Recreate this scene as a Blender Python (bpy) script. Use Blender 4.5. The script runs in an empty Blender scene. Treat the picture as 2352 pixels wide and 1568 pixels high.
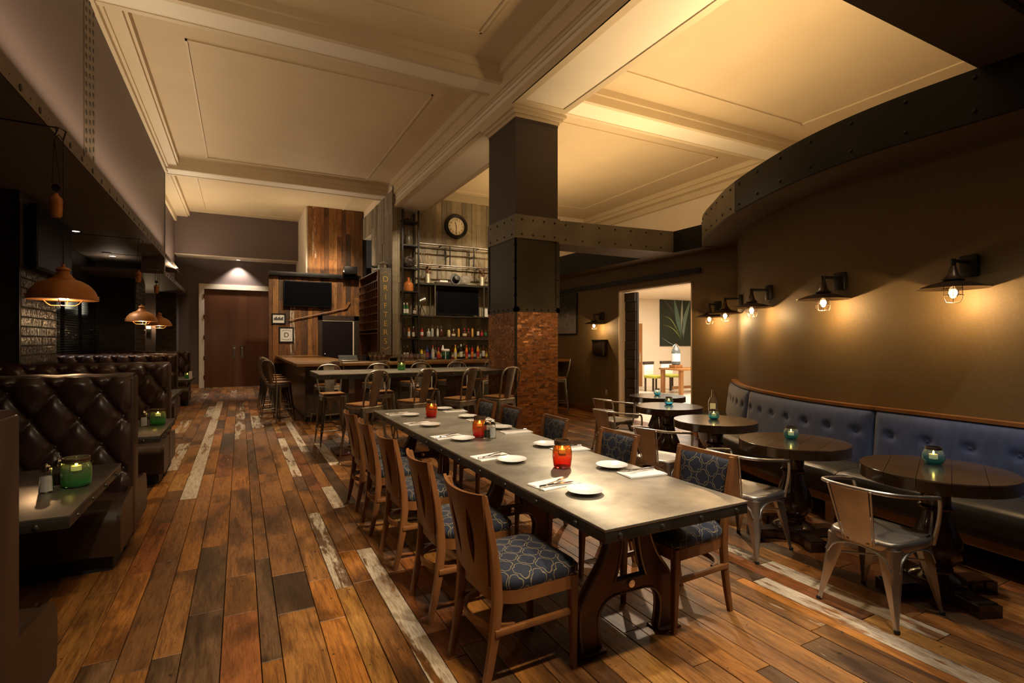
import bpy, bmesh, math, random
from math import sin, cos, pi, radians, sqrt, exp
from mathutils import Vector, Matrix
RN = random.Random(11)
SC = bpy.context.scene
COL = SC.collection
# ---------------------------------------------------------------- camera
YAW = radians(27.4); FPX = 1204.0; CAMH = 1.55
cam = bpy.data.cameras.new('camera'); cam.sensor_width = 36.0; cam.lens = 36.0*FPX/2352.0
cam.shift_y = 1.0/2352.0; cam.clip_start = 0.05; cam.clip_end = 100
camo = bpy.data.objects.new('camera', cam); COL.objects.link(camo)
camo.location = (0, 0, CAMH); camo.rotation_euler = (radians(90), 0, -YAW)
SC.camera = camo
SC.view_settings.view_transform = 'Standard'; SC.view_settings.look = 'None'
SC.view_settings.exposure = 0.0; SC.view_settings.gamma = 1.0
SC.view_settings.use_curve_mapping = False
# ---------------------------------------------------------------- world and big lights
wd = bpy.data.worlds.new('world'); SC.world = wd; wd.use_nodes = True
wd.node_tree.nodes['Background'].inputs[0].default_value = (0.9, 0.75, 0.55, 1)
wd.node_tree.nodes['Background'].inputs[1].default_value = 0.03
def lamp(kind, loc, power, color, rot=(0,0,0), **kw):
    l = bpy.data.lights.new(kind.lower()+'_lamp', kind); l.energy = power; l.color = color
    for k, v in kw.items(): setattr(l, k, v)
    o = bpy.data.objects.new(kind.lower()+'_lamp', l); COL.objects.link(o); o.location = loc; o.rotation_euler = rot
    return o
def aim(o, target):
    d = Vector(target)-o.location; o.rotation_euler = d.to_track_quat('-Z', 'Y').to_euler()
WARM = (1.0, 0.69, 0.36); SOFT = (1.0, 0.80, 0.55); WHITE = (1.0, 0.90, 0.76); UPL = (1.0, 0.76, 0.50)
def spot(loc, tgt, power, color=SOFT, ang=70, blend=0.7, r=0.06):
    o = lamp('SPOT', loc, power, color, spot_size=radians(ang), spot_blend=blend, shadow_soft_size=r); aim(o, tgt); return o
def strip(a, b, power, color=WARM, w=0.06, up=True, tgt=None):
    a = Vector(a); b = Vector(b); o = lamp('AREA', (a+b)/2, power, color, shape='RECTANGLE', size=(b-a).length, size_y=w)
    z = Vector((0,0,-1)) if up else Vector((0,0,1))       # lamp's +Z is opposite to the emission
    if tgt is not None: z = ((a+b)/2-Vector(tgt)).normalized()
    x = (b-a).normalized(); y = z.cross(x).normalized(); x = y.cross(z)
    o.rotation_euler = Matrix((x, y, z)).transposed().to_euler(); return o
# cove light behind the riveted fascia, shining up at the coffered ceiling
COVE = [(5.0,-1.5),(4.85,0.3),(4.75,1.6),(4.78,2.6),(5.0,3.5),(5.4,4.3),(5.9,5.05),(6.5,5.7)]
for i, (p, q) in enumerate(zip(COVE, COVE[1:])): strip((p[0],p[1],3.30),(q[0],q[1],3.30), (32,50,44,32,27,27,27)[i], WARM)
strip((6.75,6.2,3.3),(6.75,9.0,3.3), 60, WARM); strip((6.75,9.0,3.3),(6.75,13.0,3.3), 90, WARM)
strip((4.7,7.15,3.3),(6.4,7.0,3.3), 30, WARM)
# slim uplights on the booth flange and over the far alcove
for y0, y1 in ((-2,2),(2,6),(6,10),(10,14)): strip((-1.30,y0,3.62),(-1.30,y1,3.62), 29, UPL, .05, True, (-1.0,(y0+y1)/2,5.5))
strip((-1.45,15.3,3.60),(-1.45,19.3,3.60), 75, UPL, .05, True, (-1.0,17,5.6))
strip((1.0,16.95,3.70),(3.3,16.95,3.70), 34, UPL, .05, True, (2.0,16.2,5.7))
# near-lid downlights, then unseen spots added to brighten aisle, tables, barn wall and bar
for x, y, p in ((3.5,0.9,130),(4.1,1.3,90)): spot((x,y,3.42),(x-0.1,y+0.6,0), p, WHITE, 80, 0.5, 0.05)
spot((2.62,1.45,3.42),(1.84,2.30,.76), 340, WHITE, 60, 0.3, 0.05)
for t, p in (((3.6,3.5),420),((3.3,2.0),420),((4.2,4.6),300),((2.1,3.6),380)): spot((5.2,7.3,5.46),(t[0],t[1],.3), p, SOFT, 34, 0.8, 0.08)
for x, y, z, p, t, a in ((1.2,-0.15,5.44,620,(1.6,2.9),44),(2.9,-0.15,5.44,700,(2.0,4.6),42),(0.9,-0.15,5.44,520,(.25,4.4),42),(1.6,-0.15,5.44,420,(.3,2.2),44),
      (1.2,7.4,5.44,620,(0.2,7.9),54),(2.9,7.4,5.44,520,(1.8,5.9),54),(2.2,7.4,5.44,620,(2.0,9.2),58),
      (0.9,14.4,5.44,520,(0.3,12.6),62),(2.4,14.4,5.44,520,(1.8,11.8),60)):
    spot((x,y,z),(t[0],t[1],0), p, SOFT, a, 0.9, 0.10)
for x in (1.3,2.6): spot((x,14.5,5.44),(x,17.2,2.2), 400, SOFT, 66, 0.8, 0.08)
for x, p in ((4.0,190),(4.9,200),(5.9,300)): spot((x,11.6,5.0),(x+.1,13.85,2.9), p, SOFT, 62, 0.8, 0.06)
for x in (2.2,3.4,4.6,5.6): spot((x,11.9,5.0),(x,12.1,1.1), 120, SOFT, 50, 0.8, 0.06)
# ---------------------------------------------------------------- picture-to-place helpers (calibrated camera)
SN, CS = sin(YAW), cos(YAW)
def pY(u, v, Y):
    t = (u-1176.)/FPX; X = Y*(SN+t*CS)/(CS-t*SN); d = SN*X+CS*Y; return X, Y, CAMH-(v-785.)*d/FPX
# ---------------------------------------------------------------- mesh builder
class MB:
    def __init__(s): s.v = []; s.f = []; s.sm = []
    def add(s, vs, fs, smooth=False, M=None):
        o = len(s.v)
        s.v += [tuple(M @ Vector(p)) for p in vs] if M is not None else [tuple(p) for p in vs]
        s.f += [tuple(i+o for i in f) for f in fs]; s.sm += [smooth]*len(fs); return s
    def box(s, x0, x1, y0, y1, z0, z1, M=None):
        return s.add([(x0,y0,z0),(x1,y0,z0),(x1,y1,z0),(x0,y1,z0),(x0,y0,z1),(x1,y0,z1),(x1,y1,z1),(x0,y1,z1)],
              [(3,2,1,0),(4,5,6,7),(0,1,5,4),(1,2,6,5),(2,3,7,6),(3,0,4,7)], False, M)
    def bbox(s, x0, x1, y0, y1, z0, z1, b, M=None, seg=2):
        bm = bmesh.new(); bmesh.ops.create_cube(bm, size=1.0)
        for v in bm.verts: v.co = (x0+(v.co.x+.5)*(x1-x0), y0+(v.co.y+.5)*(y1-y0), z0+(v.co.z+.5)*(z1-z0))
        bmesh.ops.bevel(bm, geom=bm.edges[:], offset=b, segments=seg, affect='EDGES', profile=0.5)
        bm.verts.ensure_lookup_table()
        for i, v in enumerate(bm.verts): v.index = i
        s.add([v.co.copy() for v in bm.verts], [[v.index for v in f.verts] for f in bm.faces], True, M); bm.free(); return s
    def tube(s, pts, r, n=8, M=None, closed=False, cap=True):
        pts = [Vector(p) for p in pts]; k = len(pts); rs = r if isinstance(r, (list, tuple)) else [r]*k
        vs = []; prev = None
        for i in range(k):
            if closed: t = pts[(i+1) % k]-pts[i-1]
            else: t = pts[min(i+1,k-1)]-pts[max(i-1,0)]
            t.normalize()
            if prev is None:
                a = Vector((0,0,1)) if abs(t.z) < .9 else Vector((1,0,0)); nx = t.cross(a).normalized()
            else: nx = (prev-t*prev.dot(t)).normalized()
            prev = nx; ny = t.cross(nx)
            for j in range(n):
                a = 2*pi*j/n; vs.append(pts[i]+(nx*cos(a)+ny*sin(a))*rs[i])
        fs = []
        for i in range(k if closed else k-1):
            i2 = (i+1) % k
            for j in range(n): fs.append((i*n+j, i*n+(j+1)%n, i2*n+(j+1)%n, i2*n+j))
        if cap and not closed: fs.append(tuple(range(n-1,-1,-1))); fs.append(tuple((k-1)*n+j for j in range(n)))
        return s.add(vs, fs, True, M)
    def lathe(s, prof, n=24, M=None, c=(0,0)):
        vs = []; k = len(prof)
        for r, z in prof:
            for j in range(n):
                a = 2*pi*j/n; vs.append((c[0]+r*cos(a), c[1]+r*sin(a), z))
        fs = [(i*n+j, i*n+(j+1)%n, (i+1)*n+(j+1)%n, (i+1)*n+j) for i in range(k-1) for j in range(n)]
        if prof[0][0] > 1e-4: fs.append(tuple(range(n-1,-1,-1)))
        if prof[-1][0] > 1e-4: fs.append(tuple((k-1)*n+j for j in range(n)))
        return s.add(vs, fs, True, M)
    def prism(s, poly, a, b, axis='z', M=None, smooth=False):
        def P(p, h): return {'z':(p[0],p[1],h),'y':(p[0],h,p[1]),'x':(h,p[0],p[1])}[axis]
        n = len(poly); vs = [P(p,a) for p in poly]+[P(p,b) for p in poly]
        fs = [tuple(range(n-1,-1,-1)), tuple(range(n,2*n))]+[(i,(i+1)%n,n+(i+1)%n,n+i) for i in range(n)]
        return s.add(vs, fs, smooth, M)
    def grid(s, fn, nu, nv, M=None, smooth=True, wrap=False):
        vs = [fn(i/nu, j/nv) for j in range(nv+1) for i in range(nu+1)]; w = nu+1
        return s.add(vs, [(j*w+i, j*w+i+1, (j+1)*w+i+1, (j+1)*w+i) for j in range(nv) for i in range(nu)], smooth, M)
    def slab(s, front, back, nu, nv, M=None):     # closed shell between two mapped sheets
        w = nu+1; N = w*(nv+1)
        vs = [front(i/nu, j/nv) for j in range(nv+1) for i in range(nu+1)]+[back(i/nu, j/nv) for j in range(nv+1) for i in range(nu+1)]
        fs = []
        for j in range(nv):
            for i in range(nu):
                a = j*w+i; fs.append((a,a+1,a+1+w,a+w)); fs.append((N+a+w,N+a+1+w,N+a+1,N+a))
        for i in range(nu):
            fs.append((i,N+i,N+i+1,i+1)); a = nv*w+i; fs.append((a,a+1,N+a+1,N+a))
        for j in range(nv):
            a = j*w; fs.append((a,a+w,N+a+w,N+a)); a = j*w+nu; fs.append((a,N+a,N+a+w,a+w))
        return s.add(vs, fs, True, M)
    def mesh(s, name, mat, ang=40):
        m = bpy.data.meshes.new(name); m.from_pydata(s.v, [], s.f); m.update()
        if any(s.sm):
            m.polygons.foreach_set('use_smooth', s.sm); m.set_sharp_from_angle(angle=radians(ang))
        bm = bmesh.new(); bm.from_mesh(m); bmesh.ops.recalc_face_normals(bm, faces=bm.faces[:]); bm.to_mesh(m); bm.free()
        if mat is not None: m.materials.append(mat)
        return m
def T(x=0, y=0, z=0, rz=0, rx=0, ry=0, s=1):
    return Matrix.Translation((x,y,z)) @ Matrix.Rotation(rz,4,'Z') @ Matrix.Rotation(ry,4,'Y') @ Matrix.Rotation(rx,4,'X') @ Matrix.Diagonal((s,s,s,1))
def link(name, data, parent=None, loc=None, rot=None):
    o = bpy.data.objects.new(name, data); COL.objects.link(o)
    if parent is not None: o.parent = parent
    if loc is not None: o.location = loc
    if rot is not None: o.rotation_euler = rot
    return o
def tag(o, label, cat, group=None):
    o['label'] = label; o['category'] = cat
    if group: o['group'] = group
    return o
def thing(name, label, cat, loc=(0,0,0), rz=0, group=None): return tag(link(name, None, None, loc, (0,0,rz)), label, cat, group)
def part(name, mb, mat, parent, ang=40, label=None, loc=None, rot=None, kind=None):
    o = link(name, mb.mesh(name, mat, ang) if isinstance(mb, MB) else mb, parent, loc, rot)
    if label: o['label'] = label
    if kind: o['kind'] = kind
    return o
def single(name, mb, mat, label, cat, group=None, loc=(0,0,0), rz=0, ang=40):
    return tag(link(name, mb.mesh(name, mat, ang) if isinstance(mb, MB) else mb, None, loc, (0,0,rz)), label, cat, group)
def struct(name, mb, mat, ang=40):
    o = link(name, mb.mesh(name, mat, ang) if isinstance(mb, MB) else mb); o['kind'] = 'structure'; return o
def copy_tree(o, parent=None):
    c = o.copy(); COL.objects.link(c); c.parent = parent
    for ch in list(o.children): copy_tree(ch, c)
    return c
def place(proto, used, loc, rz, label):
    o = proto if not used[0] else copy_tree(proto)
    used[0] = True; o.location = loc; o.rotation_euler = (0,0,rz); o['label'] = label; return o
ORD = ['first','second','third','fourth','fifth','sixth','seventh','eighth','ninth','tenth','eleventh','twelfth','thirteenth',
       'fourteenth','fifteenth','sixteenth','seventeenth','eighteenth','nineteenth','twentieth','twenty-first','twenty-second','twenty-third','twenty-fourth','twenty-fifth','twenty-sixth','twenty-seventh','twenty-eighth']
def text_mesh(name, s, size, mat, depth=0.004):
    c = bpy.data.curves.new(name, 'FONT'); c.body = s; c.size = size; c.extrude = depth; c.align_x = 'CENTER'; c.align_y = 'CENTER'
    c.resolution_u = 3
    o = bpy.data.objects.new(name, c); COL.objects.link(o)
    dg = bpy.context.evaluated_depsgraph_get(); m = bpy.data.meshes.new_from_object(o.evaluated_get(dg)); m.name = name
    bpy.data.objects.remove(o); bpy.data.curves.remove(c); m.materials.clear(); m.materials.append(mat); return m
def catmull(pts, k=8):
    out = []; P = [Vector(p) for p in pts]; P = [2*P[0]-P[1]]+P+[2*P[-1]-P[-2]]
    for i in range(1, len(P)-2):
        a, b, c, d = P[i-1:i+3]
        for j in range(k):
            t = j/k; out.append(0.5*((2*b)+(c-a)*t+(2*a-5*b+4*c-d)*t*t+(3*b-a-3*c+d)*t**3))
    out.append(P[-2].copy()); return out
# ---------------------------------------------------------------- materials
class X:                                     # small expression helper over Math nodes
    def __init__(s, nt, sock): s.nt = nt; s.k = sock
    def op(s, o, b=None, c=None):
        n = s.nt.nodes.new('ShaderNodeMath'); n.operation = o
        for i, q in enumerate((s, b, c)):
            if q is None: continue
            if isinstance(q, X): s.nt.links.new(q.k, n.inputs[i])
            else: n.inputs[i].default_value = q
        return X(s.nt, n.outputs[0])
    def __add__(s, b): return s.op('ADD', b)
    def __sub__(s, b): return s.op('SUBTRACT', b)
    def __mul__(s, b): return s.op('MULTIPLY', b)
    def ss(s, a, b):
        n = s.nt.nodes.new('ShaderNodeMapRange'); n.interpolation_type = 'SMOOTHSTEP'; s.nt.links.new(s.k, n.inputs[0])
        n.inputs[1].default_value = a; n.inputs[2].default_value = b; return X(s.nt, n.outputs[0])
class Mat:
    def __init__(s, name, base=(.5,.5,.5), rough=.5, metal=0., **kw):
        s.m = bpy.data.materials.new(name); s.m.use_nodes = True; s.nt = s.m.node_tree; s.b = s.nt.nodes['Principled BSDF']
        s.b.inputs['Base Color'].default_value = (*base, 1); s.b.inputs['Roughness'].default_value = rough; s.b.inputs['Metallic'].default_value = metal
        for k, v in kw.items(): s.b.inputs[k].default_value = v
    def co(s, kind='Object', scale=(1,1,1), off=None):
        n = s.nt.nodes.new('ShaderNodeTexCoord'); k = n.outputs[kind] if kind != 'Position' else s.nt.nodes.new('ShaderNodeNewGeometry').outputs['Position']
        mp = s.nt.nodes.new('ShaderNodeMapping'); mp.inputs['Scale'].default_value = scale; s.nt.links.new(k, mp.inputs[0])
        if off is not None: s.nt.links.new(off, mp.inputs['Location'])
        return mp.outputs[0]
    def noise(s, vec, scale, detail=4, rough=.55, dist=0.):
        n = s.nt.nodes.new('ShaderNodeTexNoise'); n.inputs['Scale'].default_value = scale; n.inputs['Detail'].default_value = detail
        n.inputs['Roughness'].default_value = rough; n.inputs['Distortion'].default_value = dist; s.nt.links.new(vec, n.inputs['Vector']); return X(s.nt, n.outputs['Fac'])
    def ramp(s, fac, stops):
        n = s.nt.nodes.new('ShaderNodeValToRGB'); e = n.color_ramp.elements
        while len(e) < len(stops): e.new(.5)
        for i, (p, c) in enumerate(stops): e[i].position = p; e[i].color = (*c, 1)
        s.nt.links.new(fac.k, n.inputs[0]); return n.outputs[0]
    def mix(s, fac, a, b, mode='MIX'):
        n = s.nt.nodes.new('ShaderNodeMix'); n.data_type = 'RGBA'; n.blend_type = mode
        for i, q in ((0,fac),(6,a),(7,b)):
            if isinstance(q, X): s.nt.links.new(q.k, n.inputs[i])
            elif isinstance(q, (int,float)): n.inputs[i].default_value = q
            elif isinstance(q, tuple): n.inputs[i].default_value = (*q,1)
            else: s.nt.links.new(q, n.inputs[i])
        return n.outputs[2]
    def set(s, inp, sock): s.nt.links.new(sock.k if isinstance(sock, X) else sock, s.b.inputs[inp]); return s
    def bump(s, h, strength=.3, dist=.01):
        n = s.nt.nodes.new('ShaderNodeBump'); n.inputs['Strength'].default_value = strength; n.inputs['Distance'].default_value = dist
        s.nt.links.new(h.k, n.inputs['Height']); s.nt.links.new(n.outputs[0], s.b.inputs['Normal']); return s
    def attr(s, name, k='Color'):
        n = s.nt.nodes.new('ShaderNodeAttribute'); n.attribute_name = name; return n.outputs[k]
    def sep(s, col):
        n = s.nt.nodes.new('ShaderNodeSeparateColor'); s.nt.links.new(col, n.inputs[0]); return [X(s.nt, n.outputs[i]) for i in range(3)]
    def sepv(s, vec):
        n = s.nt.nodes.new('ShaderNodeSeparateXYZ'); s.nt.links.new(vec, n.inputs[0]); return [X(s.nt, n.outputs[i]) for i in range(3)]
def mottled(name, c0, c1, rough=.5, metal=0., scale=6., r2=None, bump=0., bscale=60., co='Object', stretch=(1,1,1), lo=.35, hi=.65, **kw):
    m = Mat(name, c0, rough, metal, **kw); v = m.co(co, stretch); n = m.noise(v, scale, 5)
    m.set('Base Color', m.ramp(n, [(lo,c0),(hi,c1)]))
    if r2 is not None: m.set('Roughness', n*(r2-rough)+rough)
    if bump: m.bump(m.noise(v, bscale, 4), bump, .004)
    return m.m
def glow(name, col, strength):
    m = Mat(name, (0,0,0), .5); m.b.inputs['Emission Color'].default_value = (*col,1); m.b.inputs['Emission Strength'].default_value = strength; return m.m
def board(name, axis, rough=.45, nail=True, bumpy=.25, sk=.65, bk=.8):
    """old sawn boards: each board's own tint in the 'tint' attribute, paint/offset in 'dat'"""
    m = Mat(name, (.2,.1,.05), rough); tint = m.attr('tint'); r, g, b = m.sep(m.attr('dat'))
    off = m.nt.nodes.new('ShaderNodeCombineXYZ'); k = r*37.0
    for i in range(3): m.nt.links.new(k.k, off.inputs[i])
    sx = {'y':(1,.09,1),'z':(1,1,.09),'x':(.09,1,1)}[axis]
    v = m.co('Position', sx, off.outputs[0]); w = m.co('Position', {'y':(1,.35,1),'z':(1,1,.35),'x':(.35,1,1)}[axis], off.outputs[0])
    grain = m.noise(v, 80, 8, .68, 1.0); streak = m.noise(v, 14, 5, .6, 1.6); blot = m.noise(w, 3.2, 4, .55, .4)
    col = m.mix(grain.ss(.38,.70)*.72, tint, m.mix(1.0, tint, (.30,.22,.16), 'MULTIPLY'))
    col = m.mix(streak.ss(.46,.72)*sk, col, m.mix(1.0, col, (.28,.20,.13), 'MULTIPLY'))
    col = m.mix(blot.ss(.45,.64)*bk, col, m.mix(1.0, col, (.20,.17,.13), 'MULTIPLY'))
    if nail: col = m.mix(m.noise(m.co('Position',(1,1,1),off.outputs[0]), 24, 1, .4).ss(.74,.80)*.9, col, (.012,.008,.005))
    paint = (m.noise(v, 7, 6, .65, 1.6)*1.25+m.noise(w, 30, 4, .65)*.45+g*.62).ss(1.26,1.42)*g.ss(.02,.1)
    col = m.mix(paint*.9, col, m.mix(grain.ss(.35,.7), (.62,.52,.38), (.30,.23,.15)))
    m.set('Base Color', col); m.set('Roughness', (grain*.35)+(rough-.17)+paint*.25)
    m.bump(grain+streak*.6+paint*.5, bumpy, .004); return m.m
M = {}
M['floor'] = board('floor_boards', 'y', .43)
M['barn'] = board('barn_boards', 'z', .62, True, .25, .5, .6)
M['greybarn'] = board('grey_boards', 'z', .7, False, .25, .35, .25)
def stone():
    m = Mat('stone_tile', (.3,.25,.15), .55); t = m.attr('tint'); v = m.co('Position'); n = m.noise(v, 9, 5, .6); f = m.noise(v, 45, 4, .6)
    c = m.mix(n.ss(.42,.68)*.45, t, m.mix(1.0, t, (.55,.50,.42), 'MULTIPLY')); c = m.mix(f.ss(.62,.75)*.35, c, (.42,.36,.25)); m.set('Base Color', c); m.bump(n+f*.4, .15, .004); return m.m
M['stonetile'] = stone()
M['railboard'] = board('base_boards', 'y', .5)
M['ceiling'] = mottled('ceiling_paint', (.58,.46,.29), (.62,.49,.31), .62, scale=1.2)
M['trim'] = mottled('ceiling_trim', (.60,.49,.32), (.64,.52,.34), .5, scale=1.5)
M['beamface'] = mottled('beam_soffit', (.76,.69,.55), (.80,.72,.58), .55, scale=1.2)
M['plum'] = mottled('plum_wallcover', (.115,.083,.077), (.135,.097,.088), .55, scale=40, bump=.05, bscale=300)
M['olive'] = mottled('olive_wallcover', (.165,.112,.046), (.190,.128,.053), .6, scale=60, bump=.12, bscale=420)
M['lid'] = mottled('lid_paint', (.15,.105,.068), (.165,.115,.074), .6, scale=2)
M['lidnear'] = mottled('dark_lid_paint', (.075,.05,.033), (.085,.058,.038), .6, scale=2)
M['soffit'] = mottled('booth_soffit_paint', (.13,.105,.085), (.15,.12,.095), .55, scale=2)
M['cream'] = mottled('cream_wall', (.72,.62,.47), (.75,.65,.50), .6, scale=2)
M['paleroom'] = mottled('pale_room_wall', (.78,.66,.50), (.80,.68,.52), .6, scale=2)
M['palefloor'] = mottled('pale_stone_floor', (.62,.54,.44), (.72,.64,.54), .3, scale=1.2, stretch=(1,.25,1))
M['whitetrim'] = Mat('white_door_trim', (.74,.66,.54), .4).m
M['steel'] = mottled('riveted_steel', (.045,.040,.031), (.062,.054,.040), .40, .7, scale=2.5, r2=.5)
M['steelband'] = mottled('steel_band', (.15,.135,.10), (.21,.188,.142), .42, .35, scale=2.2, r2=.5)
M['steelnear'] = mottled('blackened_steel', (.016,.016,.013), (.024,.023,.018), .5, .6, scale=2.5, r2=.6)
M['rivet'] = Mat('rivet', (.03,.027,.022), .45, .8).m
M['flange'] = mottled('perforated_flange', (.12,.088,.062), (.17,.125,.088), .5, .5, scale=9)
M['hole'] = Mat('bolt_dark', (.008,.007,.006), .6).m
M['zinc'] = mottled('patinated_steel_top', (.27,.25,.21), (.52,.48,.40), .48, .92, scale=3.4, r2=.34, bump=.04, bscale=25)
M['zincdark'] = mottled('dark_steel_top', (.10,.092,.08), (.17,.152,.125), .34, .7, scale=2.6, r2=.25)
M['zincedge'] = mottled('dark_steel_edge', (.05,.046,.04), (.09,.08,.065), .4, .8, scale=8)
M['oxblood'] = mottled('oxblood_iron', (.105,.026,.015), (.048,.018,.012), .35, .25, scale=7)
M['edgewear'] = Mat('worn_iron_edge', (.22,.17,.13), .4, .7).m
M['chairwood'] = mottled('chair_wood', (.145,.054,.016), (.195,.077,.023), .33, scale=9, stretch=(1,1,.15))
M['leather'] = mottled('oxblood_leather', (.026,.012,.010), (.038,.018,.014), .30, scale=4, r2=.42, bump=.10, bscale=160)
M['leatherside'] = mottled('brown_leather', (.034,.018,.010), (.046,.025,.014), .38, scale=4, r2=.45, bump=.10, bscale=140)
M['blackvinyl'] = mottled('black_vinyl', (.030,.027,.020), (.042,.037,.027), .34, scale=5, bump=.08, bscale=140)
M['plinth'] = Mat('black_plinth', (.012,.010,.009), .5).m
M['velvet'] = mottled('blue_velvet', (.030,.056,.165), (.046,.080,.215), .75, scale=22, stretch=(1,1,.25), bump=.06, bscale=240, **{'Sheen Weight':.35})
M['galv'] = mottled('brushed_bare_steel', (.46,.44,.41), (.60,.57,.52), .30, .95, scale=7, r2=.42)
M['gun'] = mottled('gunmetal', (.26,.235,.20), (.40,.365,.31), .28, 1., scale=8, r2=.40)
M['seatwood'] = mottled('elm_seat', (.24,.10,.03), (.36,.17,.055), .4, scale=10, stretch=(.2,1,1))
M['bartop'] = mottled('oak_bar_top', (.19,.085,.022), (.27,.13,.036), .33, scale=8, stretch=(.2,1,1))
M['bench'] = mottled('bench_oak', (.24,.10,.03), (.32,.145,.045), .4, scale=8, stretch=(1,1,.2))
M['ebony'] = mottled('ebonised_wood', (.028,.014,.009), (.045,.022,.013), .16, scale=6, stretch=(1,.2,1), **{'Coat Weight':.5,'Coat Roughness':.08})
M['ebonytop'] = mottled('ebonised_top', (.034,.019,.010), (.058,.033,.017), .22, scale=9, stretch=(1,.12,1), **{'Coat Weight':.4,'Coat Roughness':.12})
M['blackiron'] = mottled('black_iron', (.012,.011,.010), (.024,.021,.018), .45, .5, scale=9)
M['bronze'] = mottled('sconce_bronze', (.045,.028,.018), (.085,.052,.032), .38, .7, scale=9)
M['rust'] = mottled('rust_copper', (.36,.13,.03), (.50,.21,.05), .48, .25, scale=5)
M['rustin'] = Mat('shade_inside', (.62,.24,.09), .5).m
M['door'] = mottled('walnut_door', (.085,.030,.014), (.125,.048,.020), .3, scale=3.5, stretch=(1,1,.08))
M['darkdoor'] = Mat('dark_door', (.012,.006,.006), .6, **{'Specular IOR Level':.2}).m
M['darkframe'] = mottled('dark_wood_frame', (.030,.018,.011), (.045,.027,.016), .5, scale=6)
M['tv'] = Mat('tv_black', (.004,.004,.005), .30, **{'Specular IOR Level':.02}).m
M['tvbezel'] = Mat('tv_bezel', (.008,.008,.009), .5, **{'Specular IOR Level':.1}).m
M['chrome'] = Mat('chrome', (.75,.73,.70), .12, 1.).m
M['ceramic'] = Mat('white_china', (.90,.89,.86), .15, **{'Coat Weight':.3}).m
M['linen'] = mottled('white_napkin', (.78,.76,.72), (.82,.80,.76), .85, scale=60, bump=.2, bscale=300)
M['cutlery'] = Mat('cutlery', (.62,.60,.56), .18, 1.).m
def glassy(name, col, rough=.03, ior=1.45):
    return Mat(name, col, rough, 0., **{'Transmission Weight':1.0,'IOR':ior}).m
M['glass'] = glassy('clear_glass', (.96,.97,.95))
def jarglass(name, lo, hi, h):
    m = Mat(name, lo, .06, 0., **{'Transmission Weight':.9,'IOR':1.3})
    z = m.sepv(m.co('Object'))[2]; m.set('Base Color', m.ramp(z.op('DIVIDE', h), [(.15,lo),(.75,hi)])); return m.m
M['jarred'] = jarglass('red_glass', (.92,.06,.035), (.98,.46,.12), .13)
M['jargreen'] = jarglass('green_glass', (.22,.82,.28), (.82,.94,.55), .12)
M['jarblue'] = jarglass('blue_glass', (.16,.72,.92), (.90,.98,.97), .10)
M['jarlid'] = mottled('rusty_ring', (.060,.034,.018), (.10,.06,.03), .5, .6, scale=20)
M['wire'] = Mat('wire', (.12,.10,.08), .35, .9).m
wx = Mat('candle_wax', (.80,.72,.50), .5); wx.b.inputs['Emission Color'].default_value = (1.,.66,.25,1); wx.b.inputs['Emission Strength'].default_value = .35; M['wax'] = wx.m
M['flame'] = glow('flame', (1.,.60,.13), 22.)
M['filament'] = glow('lamp_filament', (1.,.62,.26), 30.)
M['salt'] = Mat('salt', (.85,.85,.84), .8).m
M['pepper'] = Mat('pepper', (.03,.026,.02), .9).m
M['downglow'] = glow('downlight_glow', (1.,.86,.70), 5.)
M['gold'] = Mat('gold_leaf', (.72,.45,.13), .45, .2).m
M['signgrey'] = mottled('sign_board', (.13,.112,.08), (.16,.138,.098), .6, scale=6)
M['clockface'] = mottled('clock_face', (.62,.52,.35), (.70,.60,.42), .6, scale=3)
M['ink'] = Mat('ink', (.012,.010,.009), .6).m
M['paper'] = mottled('paper', (.66,.63,.57), (.72,.69,.62), .7, scale=3)
M['plaster'] = Mat('outlet_ivory', (.50,.42,.27), .45).m
M['grout'] = Mat('dark_grout', (.055,.047,.037), .8).m
M['stonegrout'] = Mat('stone_grout', (.40,.33,.215), .8).m
M['subfloor'] = Mat('subfloor', (.018,.011,.006), .9).m
def tilem(name, bump, rough, c0, c1):
    m = Mat(name, c0, rough); v = m.co('Position'); m.set('Base Color', m.ramp(m.noise(v,5,3),[(.4,c0),(.6,c1)])); m.bump(m.noise(v, bump[0], 3, .5, .8), bump[1], .02); return m.m
M['blacktile'] = tilem('glazed_black_tile', (7,.25), .09, (.024,.021,.018), (.036,.031,.025))
M['wavytile'] = tilem('hammered_brown_tile', (20,1.0), .12, (.040,.028,.018), (.060,.042,.026))
M['bartile'] = mottled('bar_front_tile', (.040,.028,.018), (.065,.045,.028), .22, scale=12)
def copper():
    m = Mat('copper_mosaic', (.4,.14,.04), .3, .25); r, g, b = m.sep(m.attr('dat')); t = m.attr('tint'); m.set('Base Color', t); m.set('Roughness', g*.3+.22); return m.m
M['copper'] = copper()
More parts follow.
